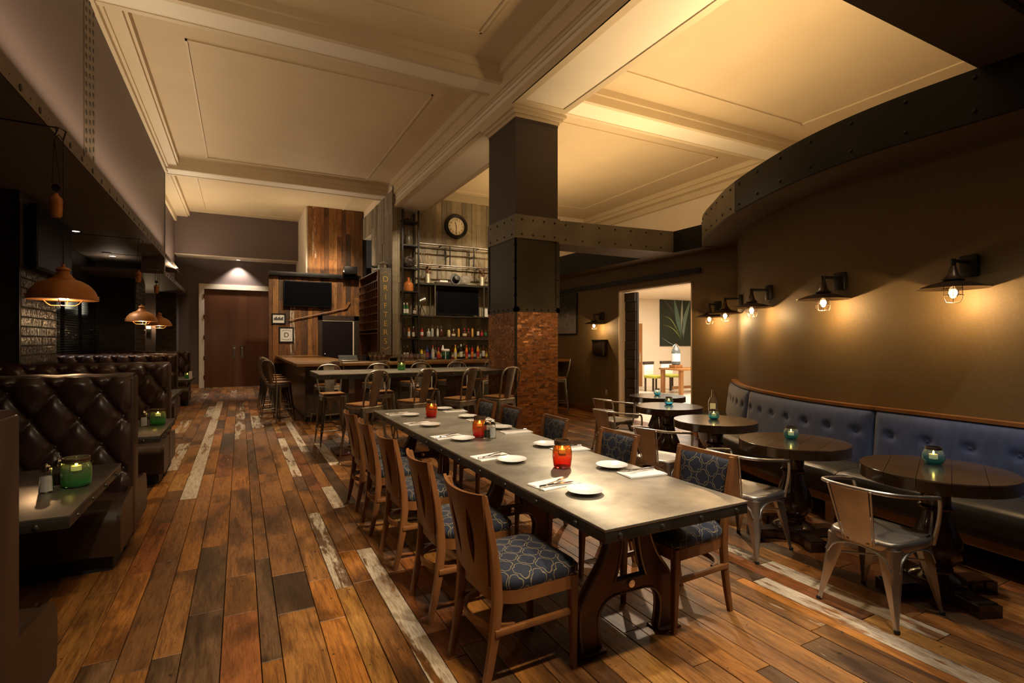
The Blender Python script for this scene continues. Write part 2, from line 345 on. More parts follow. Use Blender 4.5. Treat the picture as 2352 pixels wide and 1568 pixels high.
def trellis(name, sc, axes=(0,1)):
    """blue cloth with a thin gold quatrefoil trellis"""
    m = Mat(name, (.008,.013,.032), .8, **{'Sheen Weight':.05}); v = m.sepv(m.co('Object', (sc,sc,sc)))
    a, b = v[axes[0]], v[axes[1]]
    wob = m.noise(m.co('Object'), 45, 3)*.10-.05
    a = a+wob; b = b+wob
    def quatre(x, y):
        x = (x.op('FRACT')-.5).op('ABSOLUTE'); y = (y.op('FRACT')-.5).op('ABSOLUTE')
        hi = x.op('MAXIMUM', y); lo = x.op('MINIMUM', y); q = hi-.165
        d = (q*q+lo*lo).op('SQRT')-.200
        return d.op('ABSOLUTE')
    d = quatre(a, b).op('MINIMUM', quatre(a+.5, b+.5)); line = d.ss(.020,.009)
    inside = m.noise(m.co('Object'), 120, 3)
    col = m.mix(inside.ss(.3,.7), (.003,.005,.015), (.008,.013,.033)); m.set('Base Color', m.mix(line*.85, col, (.21,.165,.08)))
    m.bump(line+inside*.4, .25, .002); return m.m
M['cloth'] = trellis('trellis_cloth_seat', 8.2, (0,1)); M['clothback'] = trellis('trellis_cloth_back', 8.2, (0,2))
def tinted(o_or_m, tint, dat):
    m = o_or_m
    for nm, c in (('tint', tint), ('dat', dat)):
        a = m.color_attributes.new(nm, 'FLOAT_COLOR', 'POINT'); n = len(m.vertices)
        a.data.foreach_set('color', (list(c)+[1.0])*n)
    return m
def tint_faces(m, cols, per):     # joined pieces: per = vertices of each piece
    for nm, k in (('tint',0),('dat',1)):
        a = m.color_attributes.new(nm, 'FLOAT_COLOR', 'POINT'); buf = []
        for c in cols: buf += (list(c[k])+[1.0])*per
        a.data.foreach_set('color', buf)
    return m
# ================================================================ FLOOR
floor = struct('floor', MB().box(-3.4,6.95,-3,20.6,-.06,-.022), M['subfloor'])
PAL = [(.40,.155,.026),(.36,.140,.026),(.31,.128,.026),(.29,.122,.029),(.34,.150,.035),(.25,.105,.027),(.20,.086,.025),(.13,.064,.024),(.29,.098,.024),(.40,.195,.045),(.16,.084,.036),(.27,.115,.029),(.33,.138,.031),(.30,.130,.031),(.24,.102,.028)]
cols = [-.53,-.385,-.26,-.085,.09,.185,.39,.53,.64,.765,.88,1.0,1.135]
x = -.53
left = []
while x > -3.2: x -= RN.uniform(.10,.2); left.append(x)
cols = left[::-1]+cols
x = 1.135
while x < 6.9:
    for k in (2.94,3.08,3.21,3.35):
        if x < k-.06 and x+.22 > k: x = k; break
    else: x += RN.uniform(.10,.19)
    cols.append(min(x,6.94))
cols = [c for i, c in enumerate(cols) if i == 0 or c-cols[i-1] > .03]
PAINT = [(-.45,6.07,8.9,1.0),(-.45,8.9,11.8,.95),(-.45,11.8,15.7,.95),(0,9.4,13.0,.7),(0,13.0,16.0,.6),(.14,2.8,4.15,.42),(.58,3.43,5.05,.8),(.58,6.5,9.2,.95),
 (.82,1.5,4.0,.9),(.82,5.1,5.9,.8),(.82,7.9,10.9,.85),(1.07,6.9,8.5,1.0),(3.01,.3,2.30,.93),(3.28,1.4,2.45,.95),(3.28,2.45,4.4,.6),(1.66,3.4,6.0,.62),(3.01,2.3,4.0,.45),
 (-.7,7.5,9.4,.8),(-.62,12.5,14.5,.85),(.33,10.5,12.2,.75),(1.22,3.9,5.4,.55),(2.6,.9,1.7,.5),(4.2,5.8,8.6,.7),(5.1,7.2,9.5,.7),(-.95,10.5,12.2,.8),(-.2,16.6,19,.7),(-.9,15.4,18.2,.75)]
planks = []
for x0, x1 in zip(cols, cols[1:]):
    pts = [q for q in PAINT if x0 < q[0] < x1]
    y = -2.9+RN.uniform(0,.8)
    while y < 20.5:
        p = next((q for q in pts if q[1]-.35 < y < q[2]-.1), None)
        if p and y < p[1]: planks.append((x0,x1,y,p[1],0)); y = p[1]; continue
        if p: y2 = p[2]; pa = p[3]
        else:
            y2 = y+RN.choice((.55,.8,1.1,1.4,1.8,2.3)); pa = 0 if RN.random() > .10 else RN.uniform(.2,.5)
            nx = next((q for q in pts if y < q[1] < y2+.35), None)
            if nx: y2 = nx[1]
        planks.append((x0,x1,y,min(y2,20.5),pa)); y = y2
def bm_plank(mb, x0, x1, y0, y1, top, g=.0020, ch=.0016):
    z0 = -.022; a = g
    mb.add([(x0+a,y0+a,z0),(x1-a,y0+a,z0),(x1-a,y1-a,z0),(x0+a,y1-a,z0),(x0+a,y0+a,top-ch),(x1-a,y0+a,top-ch),(x1-a,y1-a,top-ch),(x0+a,y1-a,top-ch),
        (x0+a+ch,y0+a+ch,top),(x1-a-ch,y0+a+ch,top),(x1-a-ch,y1-a-ch,top),(x0+a+ch,y1-a-ch,top)],
        [(0,1,5,4),(1,2,6,5),(2,3,7,6),(3,0,4,7),(4,5,9,8),(5,6,10,9),(6,7,11,10),(7,4,8,11),(8,9,10,11)])
def vis(p):
    cx, cy = (p[0]+p[1])/2, (p[2]+p[3])/2; d = SN*cx+CS*cy; l = CS*cx-SN*cy
    return d+4*max(0, abs(l)/max(d,.3)-.98)*max(d,1)+(50 if d < 1.2 else 0)
planks.sort(key=vis)
rest = MB(); rc = []
for i, (x0,x1,y0,y1,pa) in enumerate(planks):
    t = RN.choice(PAL); k = RN.uniform(.85,1.2); t = tuple(c*k for c in t); dat = (RN.random(), pa, RN.random()); top = RN.uniform(-.0015,.0015)
    if i < 300:
        cx, cy = (x0+x1)/2, (y0+y1)/2; mb = MB(); bm_plank(mb, x0-cx, x1-cx, y0-cy, y1-cy, top)
        link('floor_plank', tinted(mb.mesh('floor_plank', M['floor']), t, dat), floor, (cx,cy,0))
    else: bm_plank(rest, x0, x1, y0, y1, top); rc.append((t,dat))
o = part('distant_floor_planks', rest, M['floor'], floor, kind='stuff'); tint_faces(o.data, rc, 12)
# ================================================================ WALLS
WPTS = [(4.86,-3),(4.88,-1),(4.9,0),(4.93,1),(4.987,1.647),(5.071,2.383),(5.138,2.975),(5.325,3.604),(5.675,4.275),(6.053,4.812),(6.641,5.424),(6.95,5.69)]
WC = [(p.x,p.y) for p in catmull([(a,b,0) for a,b in WPTS], 6)]
FPTS = [(4.5,-3),(4.5,0),(4.5,1.49),(4.489,2.304),(4.596,2.952),(4.837,3.613),(5.214,4.379),(5.64,5.0),(6.067,5.573),(6.56,6.05)]
FC = [(p.x,p.y) for p in catmull([(a,b,0) for a,b in FPTS], 6)]
def ribbon(line, z0, z1, th):              # vertical wall along a plan line, thickness th to its right
    mb = MB(); n = len(line); nor = []
    for i in range(n):
        a, b = line[max(i-1,0)], line[min(i+1,n-1)]; d = Vector((b[0]-a[0], b[1]-a[1])).normalized(); nor.append((d.y,-d.x))
    L2 = [(p[0]+q[0]*th, p[1]+q[1]*th) for p, q in zip(line, nor)]
    vs = [(p[0],p[1],z) for z in (z0,z1) for p in line]+[(p[0],p[1],z) for z in (z0,z1) for p in L2]; fs = []
    for i in range(n-1):
        fs += [(i,i+1,n+i+1,n+i),(2*n+i+1,2*n+i,3*n+i,3*n+i+1),(n+i,n+i+1,3*n+i+1,3*n+i),(i+1,i,2*n+i,2*n+i+1)]
    fs += [(0,n,3*n,2*n),(n-1,3*n-1,4*n-1,2*n-1)]
    return mb.add(vs, fs, True)
ZL = 3.08
struct('wall_right_curved', ribbon(WC, 0, ZL, .12), M['olive'], 30)
w = MB(); XW = 6.95
w.box(XW,XW+.16,5.69,6.634,0,ZL); w.box(XW,XW+.16,8.613,13.85,0,ZL); w.box(XW,XW+.16,6.634,8.613,2.59,ZL)
wf = struct('wall_right', w, M['olive'])
jm = MB(); jm.box(XW-.004,XW+.17,8.585,8.617,0,2.60).box(XW-.004,XW+.17,6.63,6.655,0,2.60).box(XW-.004,XW+.17,6.63,8.617,2.575,2.60)
struct('trim_1', jm, M['paleroom'])
bb = struct('baseboard_right', MB().box(XW-.012,XW-.001,8.62,13.8,.0,.12), M['subfloor'])
y = 8.64
while y < 12.5:
    l = RN.choice((.5,.7,.95)); mb = MB().box(-.022,0,0,l-.004,0,.125); link('base_plank', tinted(mb.mesh('base_plank', M['railboard']), RN.choice(PAL[:4]), (RN.random(),.15,.5)), bb, (XW-.013,y,0)); y += l
struct('baseboard_door', MB().box(-1.8,-1.24,20.46,20.5,0,.13), M['bench'])
# back, left and far walls
struct('wall_back', MB().box(-3.4,5.1,-3.1,-3.0,0,5.8), M['plum'])
DY, SY = 20.5, 19.7
w = MB(); w.box(-3.4,-1.06,DY,DY+.15,0,4.4).box(.93,7.1,DY,DY+.15,0,4.4).box(-1.06,.93,DY,DY+.15,3.36,4.4)
struct('wall_far', w, M['plum'])
struct('wall_far_upper', MB().box(-3.4,1.80,SY,SY+.9,4.37,5.9), M['plum'])
struct('trim_2', MB().box(-1.85,1.80,SY+.003,SY+.8,4.355,4.369), M['cream'])
struct('wall_reveal', MB().box(1.80,1.845,17.28,20.6,0,5.9), M['cream'])
# double doors
tr = MB(); tr.box(-1.234,-1.082,DY-.05,DY+.02,0,3.512).box(-1.082,1.1,DY-.05,DY+.02,3.344,3.512); struct('trim_3', tr, M['whitetrim'])
door = struct('door_1', MB().box(-1.075,-.069,DY-.01,DY+.05,.012,3.342).box(-.061,.93,DY-.01,DY+.05,.012,3.342), M['door'])
for xx in (-.19,.05):
    part('door_pull', MB().box(xx-.055,xx+.055,DY-.022,DY-.011,.98,1.42).tube([(xx,DY-.022,1.08),(xx,DY-.08,1.10),(xx,DY-.08,1.33),(xx,DY-.022,1.35)],.014,8), M['chrome'], door)
for zz in (.35,1.0,1.7,2.4,3.1): part('hinge', MB().box(-1.10,-1.07,DY-.06,DY-.045,zz-.07,zz+.07), M['bronze'], door)
# near-left upper wall over the booths, with flange strip and perforated upright
XL, XL2, ZS = -1.536, -1.85, 3.48
struct('wall_left_upper', MB().box(XL-.12,XL,-3,14.4,ZS+.11,5.9).box(XL2-.12,XL2,14.4,SY,3.2,5.9).box(XL2-.12,XL,14.28,14.4,3.2,5.9), M['plum'])
fl = tag(link('steel_flange', MB().box(XL+.001,XL+.013,-2.5,17.35,ZS-.001,ZS+.11).mesh('steel_flange', M['flange'])), 'long perforated rusty steel flange along the dark ceiling edge above the nearest booths', 'beam')
hm = MB().tube([(0,0,0),(.006,0,0)],.030,8).mesh('bolt_hole', M['hole']); hs = MB().tube([(0,0,0),(.004,0,0)],.006,6).mesh('small_hole', M['hole'])
y = 3.6
while y < 17.2:
    link('bolt', hm, fl, (XL+.012,y,ZS+.055)); link('screw', hs, fl, (XL+.012,y+.22,ZS+.06)); y += .45
fl2 = tag(link('steel_flange', MB().box(-1.579,-1.565,14.45,20.45,3.119,3.22).mesh('steel_flange', M['flange'])), 'short perforated steel flange along the lower dark ceiling beside the double doors', 'beam')
for i in range(13): link('bolt', hm, fl2, (-1.565,14.7+i*.45,3.17))
up = tag(link('perforated_upright', MB().box(XL+.001,XL+.006,7.32,7.80,ZS+.11,5.5).mesh('upright', M['flange'])), 'tall perforated metal strip running up the plum wall above the booths', 'metal strip')
hb = MB(); z = 3.7; k = 0
while z < 5.45:
    for c in range(3): hb.tube([(XL+.005,7.40+c*.16,z+(c%2)*.05),(XL+.010,7.40+c*.16,z+(c%2)*.05)],.030,8)
    z += .105
part('punched_holes', hb, M['hole'], up, kind='stuff')
# booth soffit, window wall, tiled piers
struct('ceiling_booths', MB().box(-3.4,XL,-3,17.35,ZS,ZS+.1).box(-3.4,-1.58,14.45,20.5,3.12,3.2), M['soffit'])
w = MB(); w.box(-3.25,-3.1,-3,12.0,0,3.5).box(-3.25,-3.1,15.8,20.5,0,3.5).box(-3.25,-3.1,12.0,15.8,0,.9).box(-3.25,-3.1,12.0,15.8,2.75,3.5)
struct('wall_left', w, M['plinth'])
def tiled(parent, x0, x1, y0, y1, z0, z1, face, tw, th, mat, stuff=False):
    """tiles on a face: 'y' = facing the camera at y0, 'x' = facing the room at x1"""
    meshes = {}; row = 0; z = z0
    acc = MB()
    while z < z1-.01:
        a0, a1 = (x0,x1) if face == 'y' else (y0,y1); a = a0-(tw/2 if row%2 else 0)
        while a < a1-.01:
            s, e = max(a,a0), min(a+tw,a1); h = min(th, z1-z)
            if e-s > .02:
                key = (round(e-s,3), round(h,3)); w_, h_ = e-s-.006, h-.006; dp = .014
                mb = acc if stuff else MB()
                o = (s+.003, z+.003) if stuff else (0,0)
                b = .007
                def q(u, v, d):
                    u += o[0]; v += o[1]
                    return (u, (y0 if stuff else 0)-d, v) if face == 'y' else ((x1 if stuff else 0)+d, u, v)
                vs = [q(0,0,0),q(w_,0,0),q(w_,h_,0),q(0,h_,0),q(b,b,dp),q(w_-b,b,dp),q(w_-b,h_-b,dp),q(b,h_-b,dp)]
                fs = [(0,1,5,4),(1,2,6,5),(2,3,7,6),(3,0,4,7),(4,5,6,7)]
                if stuff: acc.add(vs, fs)
                else:
                    if key not in meshes: meshes[key] = mb.add(vs, fs).mesh('wall_tile', mat)
                    link('wall_tile', meshes[key], parent, ((s+.003, y0, z+.003) if face == 'y' else (x1, s+.003, z+.003)))
            a += tw
        z += th; row += 1
    if stuff: part('small_tiles', acc, mat, parent, kind='stuff')
p1 = struct('wall_pier_1', MB().box(-3.2,-2.5,8.8,10.3,0,ZS), M['grout'])
tiled(p1,-3.2,-2.52,8.8,0,.75,ZS,'y',.62,.125,M['blacktile']); tiled(p1,0,-2.5,8.82,10.3,.75,2.55,'x',.40,.125,M['wavytile'])
part('corner_trim', MB().box(-2.52,-2.49,8.785,8.815,0,ZS), M['blackiron'], p1)
p2 = struct('wall_pier_2', MB().box(-3.2,-2.3,15.8,17.2,0,3.5), M['grout'])
tiled(p2,-3.12,-2.32,15.8,0,1.0,3.12,'y',.42,.125,M['blacktile']); tiled(p2,0,-2.3,15.82,17.2,1.0,3.12,'x',.40,.125,M['wavytile'])
p3 = struct('wall_pier_3', MB().box(-2.36,-1.81,19.8,20.5,0,3.12), M['grout'])
tiled(p3,-2.36,-1.81,19.8,0,1.0,3.12,'y',.30,.125,M['wavytile'])
struct('wall_passage', MB().box(-3.1,-2.36,20.4,20.5,0,3.2), M['plum'])
# window with frame, mullions, glass and blind
win = struct('window_1', MB().box(-3.16,-3.10,12.0,12.08,.9,2.75).box(-3.16,-3.10,15.72,15.8,.9,2.75).box(-3.16,-3.10,12.0,15.8,.9,.98).box(-3.16,-3.10,12.0,15.8,2.67,2.75).box(-3.16,-3.10,13.3,13.36,.9,2.75).box(-3.16,-3.10,14.55,14.61,.9,2.75), M['blackiron'])
for a, b in ((12.08,13.3),(13.36,14.55),(14.61,15.72)): part('window_pane', MB().box(-3.135,-3.128,a,b,.98,2.67), M['glass'], win)
bl = thing('window_blind', 'dark slatted blind hanging over the window behind the booths', 'blind', (-3.03,0,0))
sl = MB().box(-.022,.022,12.02,15.78,-.0015,.0015, T(ry=radians(14))).mesh('slat', M['blackiron']); z = .95
while z < 2.72: link('slat', sl, bl, (0,0,z)); z += .048
for y in (12.6,13.9,15.2): part('ladder_cord', MB().tube([(.024,y,.93),(.024,y,2.74)],.003,5), M['wire'], bl)
part('head_rail', MB().box(-.03,.03,12.0,15.78,2.74,2.80), M['blackiron'], bl)
# street seen through the blind
st = mottled('street', (.02,.022,.026), (.16,.15,.14), .8, scale=1.4)
struct('ground', MB().box(-12,-3.3,8,30,-.1,-.02), st)
tag(link('street_facade', MB().box(-11,-3.4,26,26.2,0,6).mesh('street_facade', st)), 'dim building front seen through the slatted blind', 'building')
g = glow('lit_shop_window', (1.,.88,.68), 1.3)
for i, (u0, u1, v0, v1) in enumerate(((139,163,690,709),(182,190,690,722))):
    (x0,_,z1), (x1,_,z0) = pY(u0,v0,25.97), pY(u1,v1,25.97)
    single('lit_window', MB().box(x0,x1,25.94,25.99,z0,z1), g, ('wider' if i == 0 else 'narrower')+' lit window across the street seen through the blind', 'window')
# ================================================================ CEILING
ZB, ZP = 5.5, 5.74
ceil = struct('ceiling', MB().box(-3.4,3.6,-3,20.6,ZP,ZP+.1).box(4.35,11.2,-3,15.2,ZP,ZP+.1), M['ceiling'])
def beam(name, x0, x1, y0, y1, z0, axis):
    part(name, MB().box(x0,x1,y0,y1,z0,ZP), M['beamface'], ceil); t = MB(); e = .035
    for s in (0,1):
        if axis == 'x':
            yy = y0 if s == 0 else y1; sg = -1 if s == 0 else 1
            for k, (a, h) in enumerate(((0,.05),(.05,.13))): t.box(x0,x1,min(yy-sg*.03*(k==0),yy+sg*(a+.05)),max(yy-sg*.03*(k==0),yy+sg*(a+.05)),z0-(.012 if k == 0 else -h),ZP)
        else:
            xx = x0 if s == 0 else x1; sg = -1 if s == 0 else 1
            for k, (a, h) in enumerate(((0,.05),(.05,.13))): t.box(min(xx-sg*.03*(k==0),xx+sg*(a+.05)),max(xx-sg*.03*(k==0),xx+sg*(a+.05)),y0,y1,z0-(.012 if k == 0 else -h),ZP)
    part('beam_moulding', t, M['trim'], ceil)
for y0, y1 in ((-.35,.08),(7.19,7.62),(14.2,14.65)): beam('cross_beam', XL,3.55,y0,y1,ZB,'x')
for y0, y1 in ((-.35,.08),(7.10,7.62)): beam('cross_beam', 4.40,10.8,y0,y1,ZB,'x')
part('main_beam', MB().box(3.58,4.40,-3,13.85,5.06,5.9), M['beamface'], ceil)
t = MB()
for k, (z0, z1, d) in enumerate(((5.05,5.12,.03),(5.12,5.20,.012),(5.28,5.30,.016),(5.36,5.40,.02),(5.40,5.60,.05),(5.60,5.74,.11))):
    t.box(3.58-d,3.58,-3,13.6,z0,z1); t.box(4.40,4.40+d,-3,13.85,z0,z1)
t.box(3.55,3.65,-3,6.84,5.045,5.065).box(4.33,4.43,-3,6.84,5.045,5.065).box(3.65,4.33,6.65,6.84,5.045,5.065)
t.box(3.55,3.65,8.0,13.85,5.045,5.06).box(4.33,4.43,8.0,13.85,5.045,5.06)
part('main_beam_moulding', t, M['trim'], ceil)
c = MB()
c.box(XL,XL+.26,-3,14.4,5.56,ZP).box(XL,XL+.05,-3,14.4,5.44,ZP).box(XL+.26,XL+.30,-3,14.4,5.62,ZP).box(XL+.05,XL+.09,-3,14.4,5.52,ZP)
c.box(XL2,XL2+.36,14.6,SY,5.56,ZP).box(XL2,XL2+.06,14.6,SY,5.40,ZP).box(XL2+.36,XL2+.42,14.6,SY,5.60,ZP)
c.box(10.5,10.8,-3,14.8,5.52,ZP).box(10.68,10.8,-3,14.8,5.36,ZP).box(10.42,10.5,-3,14.8,5.62,ZP)
part('crown_moulding', c, M['trim'], ceil)
def inset(x0,x1,y0,y1):
    t = MB(); w_ = .028
    for a in ((x0,x1,y0,y0+w_),(x0,x1,y1-w_,y1),(x0,x0+w_,y0,y1),(x1-w_,x1,y0,y1)): t.box(*a, ZP-.022, ZP)
    part('panel_moulding', t, M['trim'], ceil)
inset(-.68,2.9,8.5,13.75); inset(-.68,2.9,.75,6.5); inset(-1.0,2.9,15.2,19.2); inset(5.1,9.6,8.4,13.6); inset(5.1,9.6,.75,6.4)
struct('wall_right_upper', MB().box(10.8,10.95,-3,15.2,3.2,5.9).box(6.2,11,14.8,14.95,3.2,5.9), M['cream'])
# ================================================================ RIVETED LID OVER THE RIGHT SIDE
lid = MB(); n = len(FC); m = len(WC)
def samp(line, t):
    k = t*(len(line)-1); i = min(int(k), len(line)-2); f = k-i; return (line[i][0]*(1-f)+line[i+1][0]*f, line[i][1]*(1-f)+line[i+1][1]*f)
N = 60; FO = [(x_+.032,y_) for x_, y_ in FC]; A = [samp(FO,i/N) for i in range(N+1)]; B = [(max(samp(WC,i/N)[0],0)+.3, samp(WC,i/N)[1]) for i in range(N+1)]
B[-1] = (7.2,6.05)
vs = [(p[0],p[1],z) for z in (ZL,ZL+.1) for q in (A,B) for p in q]; K = N+1; fs = []
for i in range(N): fs += [(i,i+1,K+i+1,K+i),(2*K+i+1,2*K+i,3*K+i,3*K+i+1),(i+1,i,2*K+i,2*K+i+1)]
lid.add(vs, fs); lid.box(6.535,6.6,7.46,13.85,ZL,ZL+.1); lid.box(6.6,7.4,6.0,13.85,ZL,ZL+.1).prism([(4.40,6.91),(6.60,6.70),(6.60,7.46),(4.40,7.46)],ZL,ZL+.1,'z').box(7.1,11,6.0,15,ZL,ZL+.1).box(7.0,11,-3,6.05,ZL+.02,ZL+.1)
struct('ceiling_lid', lid, M['lid'])
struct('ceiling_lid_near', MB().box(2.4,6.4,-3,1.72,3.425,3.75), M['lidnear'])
struct('trim_4', MB().box(2.4,4.6,1.28,1.31,3.41,3.425).box(2.4,4.6,1.0,1.02,3.412,3.425), M['blackiron'])
rv = MB().lathe([(.016,0),(.014,.007),(.006,.011),(0,.012)],8,T(rx=radians(90))).mesh('rivet', M['rivet'])     # points to -y
def plate_run(name, label, line, z0, z1, th, step, rows, mat=None):
    root = thing(name, label, 'fascia', (line[0][0],line[0][1],z0))
    o = part('plate', ribbon(line, z0, z1, th), M[mat or 'steelband'], root, 30); o.location = (-line[0][0],-line[0][1],-z0)
    acc = 0; nxt = .12
    for (ax,ay),(bx,by) in zip(line,line[1:]):
        L = sqrt((bx-ax)**2+(by-ay)**2)
        while nxt < acc+L:
            f = (nxt-acc)/L; px, py = ax+(bx-ax)*f, ay+(by-ay)*f; d = math.atan2(by-ay,bx-ax)
            for z in rows: link('rivet', rv, root, (px-line[0][0], py-line[0][1], z-z0), (0,0,d+(pi if th > 0 else 0)))
            nxt += step
        acc += L
    return root
FR = FC[::-1]
i0 = next(i for i, p in enumerate(FC) if p[1] > 4.15)
# walking from the near end the room lies to the left of the line
def rev(l): return l[::-1]
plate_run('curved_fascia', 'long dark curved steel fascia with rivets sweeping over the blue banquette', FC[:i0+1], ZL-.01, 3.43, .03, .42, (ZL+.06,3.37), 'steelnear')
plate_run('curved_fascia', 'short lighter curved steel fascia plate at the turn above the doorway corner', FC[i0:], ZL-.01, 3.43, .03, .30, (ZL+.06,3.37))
plate_run('straight_fascia', 'straight riveted steel beam fascia running from the column toward the right wall', rev([(6.55,6.66),(4.38,6.875)]), ZL-.01, 3.43, -.03, .30, (ZL+.06,3.37))
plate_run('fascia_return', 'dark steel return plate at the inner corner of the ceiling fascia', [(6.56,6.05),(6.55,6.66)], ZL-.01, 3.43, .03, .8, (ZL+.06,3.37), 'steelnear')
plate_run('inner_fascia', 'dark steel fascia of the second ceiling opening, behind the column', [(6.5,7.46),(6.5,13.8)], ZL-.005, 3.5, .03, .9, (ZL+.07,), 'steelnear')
# ================================================================ COLUMN
CX0, CX1, CY0, CY1 = 3.642, 4.376, 6.9, 7.85
col = struct('column', MB().box(CX0+.01,CX1-.01,CY0+.01,CY1,0,5.0), M['steel'])
cm = MB(); cc = []
cop = [(.42,.165,.040),(.37,.135,.032),(.47,.20,.05),(.32,.118,.030),(.25,.10,.03),(.41,.18,.05),(.18,.085,.033),(.36,.15,.04)]
def mosaic(face):
    a0, a1 = (CX0,CX1) if face == 'y' else (CY0,CY1); z = .0; row = 0; th = .027
    while z < 2.0:
        a = a0-RN.uniform(0,.05)
        while a < a1:
            w_ = RN.choice((.045,.07,.095) if face == 'y' else (.03,.04,.05)); s, e = max(a,a0+.004), min(a+w_,a1-.004)
            if e-s > .008:
                d = .012+RN.uniform(-.0015,.0015); k_ = 1. if face == 'x' else .35; tl = RN.uniform(-.0018,.0018)*k_; tz = RN.uniform(-.0012,.0012)*k_
                pts = [(s+.0012,z+.0012,d-tl-tz),(e-.0012,z+.0012,d+tl-tz),(e-.0012,z+th-.0012,d+tl+tz),(s+.0012,z+th-.0012,d-tl+tz)]
                v8 = [(u,v,0) for u,v,_ in pts]+pts
                q = [(u,CY0-d_,v) if face == 'y' else (CX0-d_,u,v) for u,v,d_ in v8]
                cm.add(q, [(0,1,5,4),(1,2,6,5),(2,3,7,6),(3,0,4,7),(4,5,6,7)])
                t = RN.choice(cop); k = RN.uniform(.8,1.12); cc.append((tuple(c_*k for c_ in t),(RN.random(),RN.random(),RN.random())))
            a += w_
        z += th; row += 1
mosaic('y'); mosaic('x')
o = part('mosaic_tiles', cm, M['copper'], col, kind='stuff'); tint_faces(o.data, cc, 8)
part('grout_bed', MB().box(CX0-.004,CX1+.004,CY0-.004,CY1,0,2.0), M['darkframe'], col)
part('corner_angle', MB().box(CX0-.018,CX0+.012,CY0-.018,CY0+.012,0,2.0), M['blackiron'], col)
part('lower_plate', MB().box(CX0-.012,CX1+.012,CY0-.012,CY1,2.0,3.10), M['steel'], col)
fr = MB()
fr.box(CX0-.022,CX1+.022,CY0-.022,CY1,2.0,2.075)
for a in (CX0-.022,CX1-.04): fr.box(a,a+.062,CY0-.022,CY0,2.0,3.10)
for a in (CY0-.022,CY1-.05): fr.box(CX0-.022,CX0,a,a+.05,2.0,3.10)
part('plate_frame', fr, M['steel'], col)
part('steel_band', MB().box(CX0-.026,CX1+.026,CY0-.026,CY1,3.10,3.45), M['steelband'], col)
part('upper_casing', MB().box(CX0,CX1,CY0,CY1,3.45,4.86).box(CX0-.004,CX1+.004,CY0-.004,CY1,4.86,5.0), M['plum'] if False else mottled('column_casing',(.035,.022,.015),(.045,.028,.019),.5,scale=3), col)
crn = MB()
for k, (z0,z1,d) in enumerate(((4.90,4.95,.02),(4.95,5.0,.06),(5.0,5.044,.10))): crn.box(CX0-d,CX1+d,CY0-d,CY1+d,z0,z1)
part('capital', crn, M['trim'], col)
for i in range(6):
    x = CX0+.05+i*.127; link('rivet', rv, col, (x,CY0-.022,2.037))
    if i < 4:
        for z in (3.16,3.38): link('rivet', rv, col, (CX0+.09+i*.19,CY0-.026,z))
for i in range(6): link('rivet', rv, col, (CX0-.022,CY0+.05+i*.165,2.037),(0,0,-pi/2))
for i in range(4):
    for z in (3.16,3.38): link('rivet', rv, col, (CX0-.026,CY0+.08+i*.25,z),(0,0,-pi/2))
for z in (2.25,2.5,2.75,3.0):
    link('rivet', rv, col, (CX0+.01,CY0-.022,z)); link('rivet', rv, col, (CX1-.01,CY0-.022,z)); link('rivet', rv, col, (CX0-.022,CY0+.01,z),(0,0,-pi/2))
# ================================================================ BARN-BOARD WALL, GREY PIER, STONE TILE WALL
WY = 17.2
ww = struct('wall_barn', MB().box(.75,3.62,WY+.03,WY+.12,0,3.65).box(1.845,3.62,WY+.03,WY+.12,3.6,5.85), M['subfloor'])
WPAL = [(.34,.145,.035),(.28,.112,.028),(.40,.185,.046),(.21,.085,.024),(.10,.050,.020),(.44,.21,.056),(.31,.125,.030),(.17,.074,.024)]
def boards(parent, face, a0, a1, z0, z1, base, mat, pal, wr, lr, name, pp=.08, th=.03, paint=(.5,.9), gap=.004):
    a = a0
    while a < a1-.02:
        w_ = RN.uniform(*wr); e = min(a+w_,a1)
        if a1-e < .05: e = a1
        z = z0
        while z < z1-.01:
            l = RN.uniform(*lr); f = min(z+l,z1)
            if z1-f < .25: f = z1
            d = th+RN.uniform(-.008,.008); w2 = e-a-gap; h2 = f-z-gap*.8
            if face == 'y': mb = MB().box(0,w2,-d,0,0,h2); loc = (a+.002,base,z)
            else: mb = MB().box(-d,0,0,w2,0,h2); loc = (base,a+.002,z)
            t = RN.choice(pal); k = RN.uniform(.75,1.2); pa = RN.uniform(*paint) if RN.random() < pp else 0
            link(name, tinted(mb.mesh(name, mat), tuple(c_*k for c_ in t), (RN.random(),pa,RN.random())), parent, loc); z = f
        a = e
boards(ww,'y',.75,1.845,0.9,3.52,WY+.03,M['barn'],WPAL,(.10,.17),(1.2,2.9),'wall_board',.05)
boards(ww,'y',1.845,3.5,0.9,5.74,WY+.03,M['barn'],WPAL,(.10,.17),(1.2,2.9),'wall_board',.06)
single('black_beam', MB().bbox(.74,3.42,WY-.14,WY-.005,3.53,3.66,.006), M['blackiron'], 'flat black steel beam running across the barn-board wall above the television', 'beam')
PXF = 3.5
pr = struct('wall_bar_pier', MB().box(PXF+.03,3.75,13.5,15.94,0,5.75).box(PXF+.03,3.75,15.94,17.2,4.84,5.75), M['cream'])
GP = [(.26,.228,.165),(.32,.283,.205),(.23,.20,.14),(.36,.318,.23),(.28,.245,.175)]
boards(pr,'x',13.5,15.94,1.2,5.5,PXF+.03,M['greybarn'],GP,(.16,.26),(.8,2.2),'grey_board',0)
boards(pr,'x',15.94,17.2,4.84,5.5,PXF+.03,M['greybarn'],GP,(.16,.26),(.5,1),'grey_board',0)
TY = 13.85
tw = struct('wall_bar', MB().box(3.76,7.0,TY,TY+.12,0,5.75), M['stonegrout'])
SP = [(.235,.190,.115),(.27,.22,.133),(.205,.165,.098),(.30,.244,.15),(.185,.153,.099),(.225,.18,.107)]
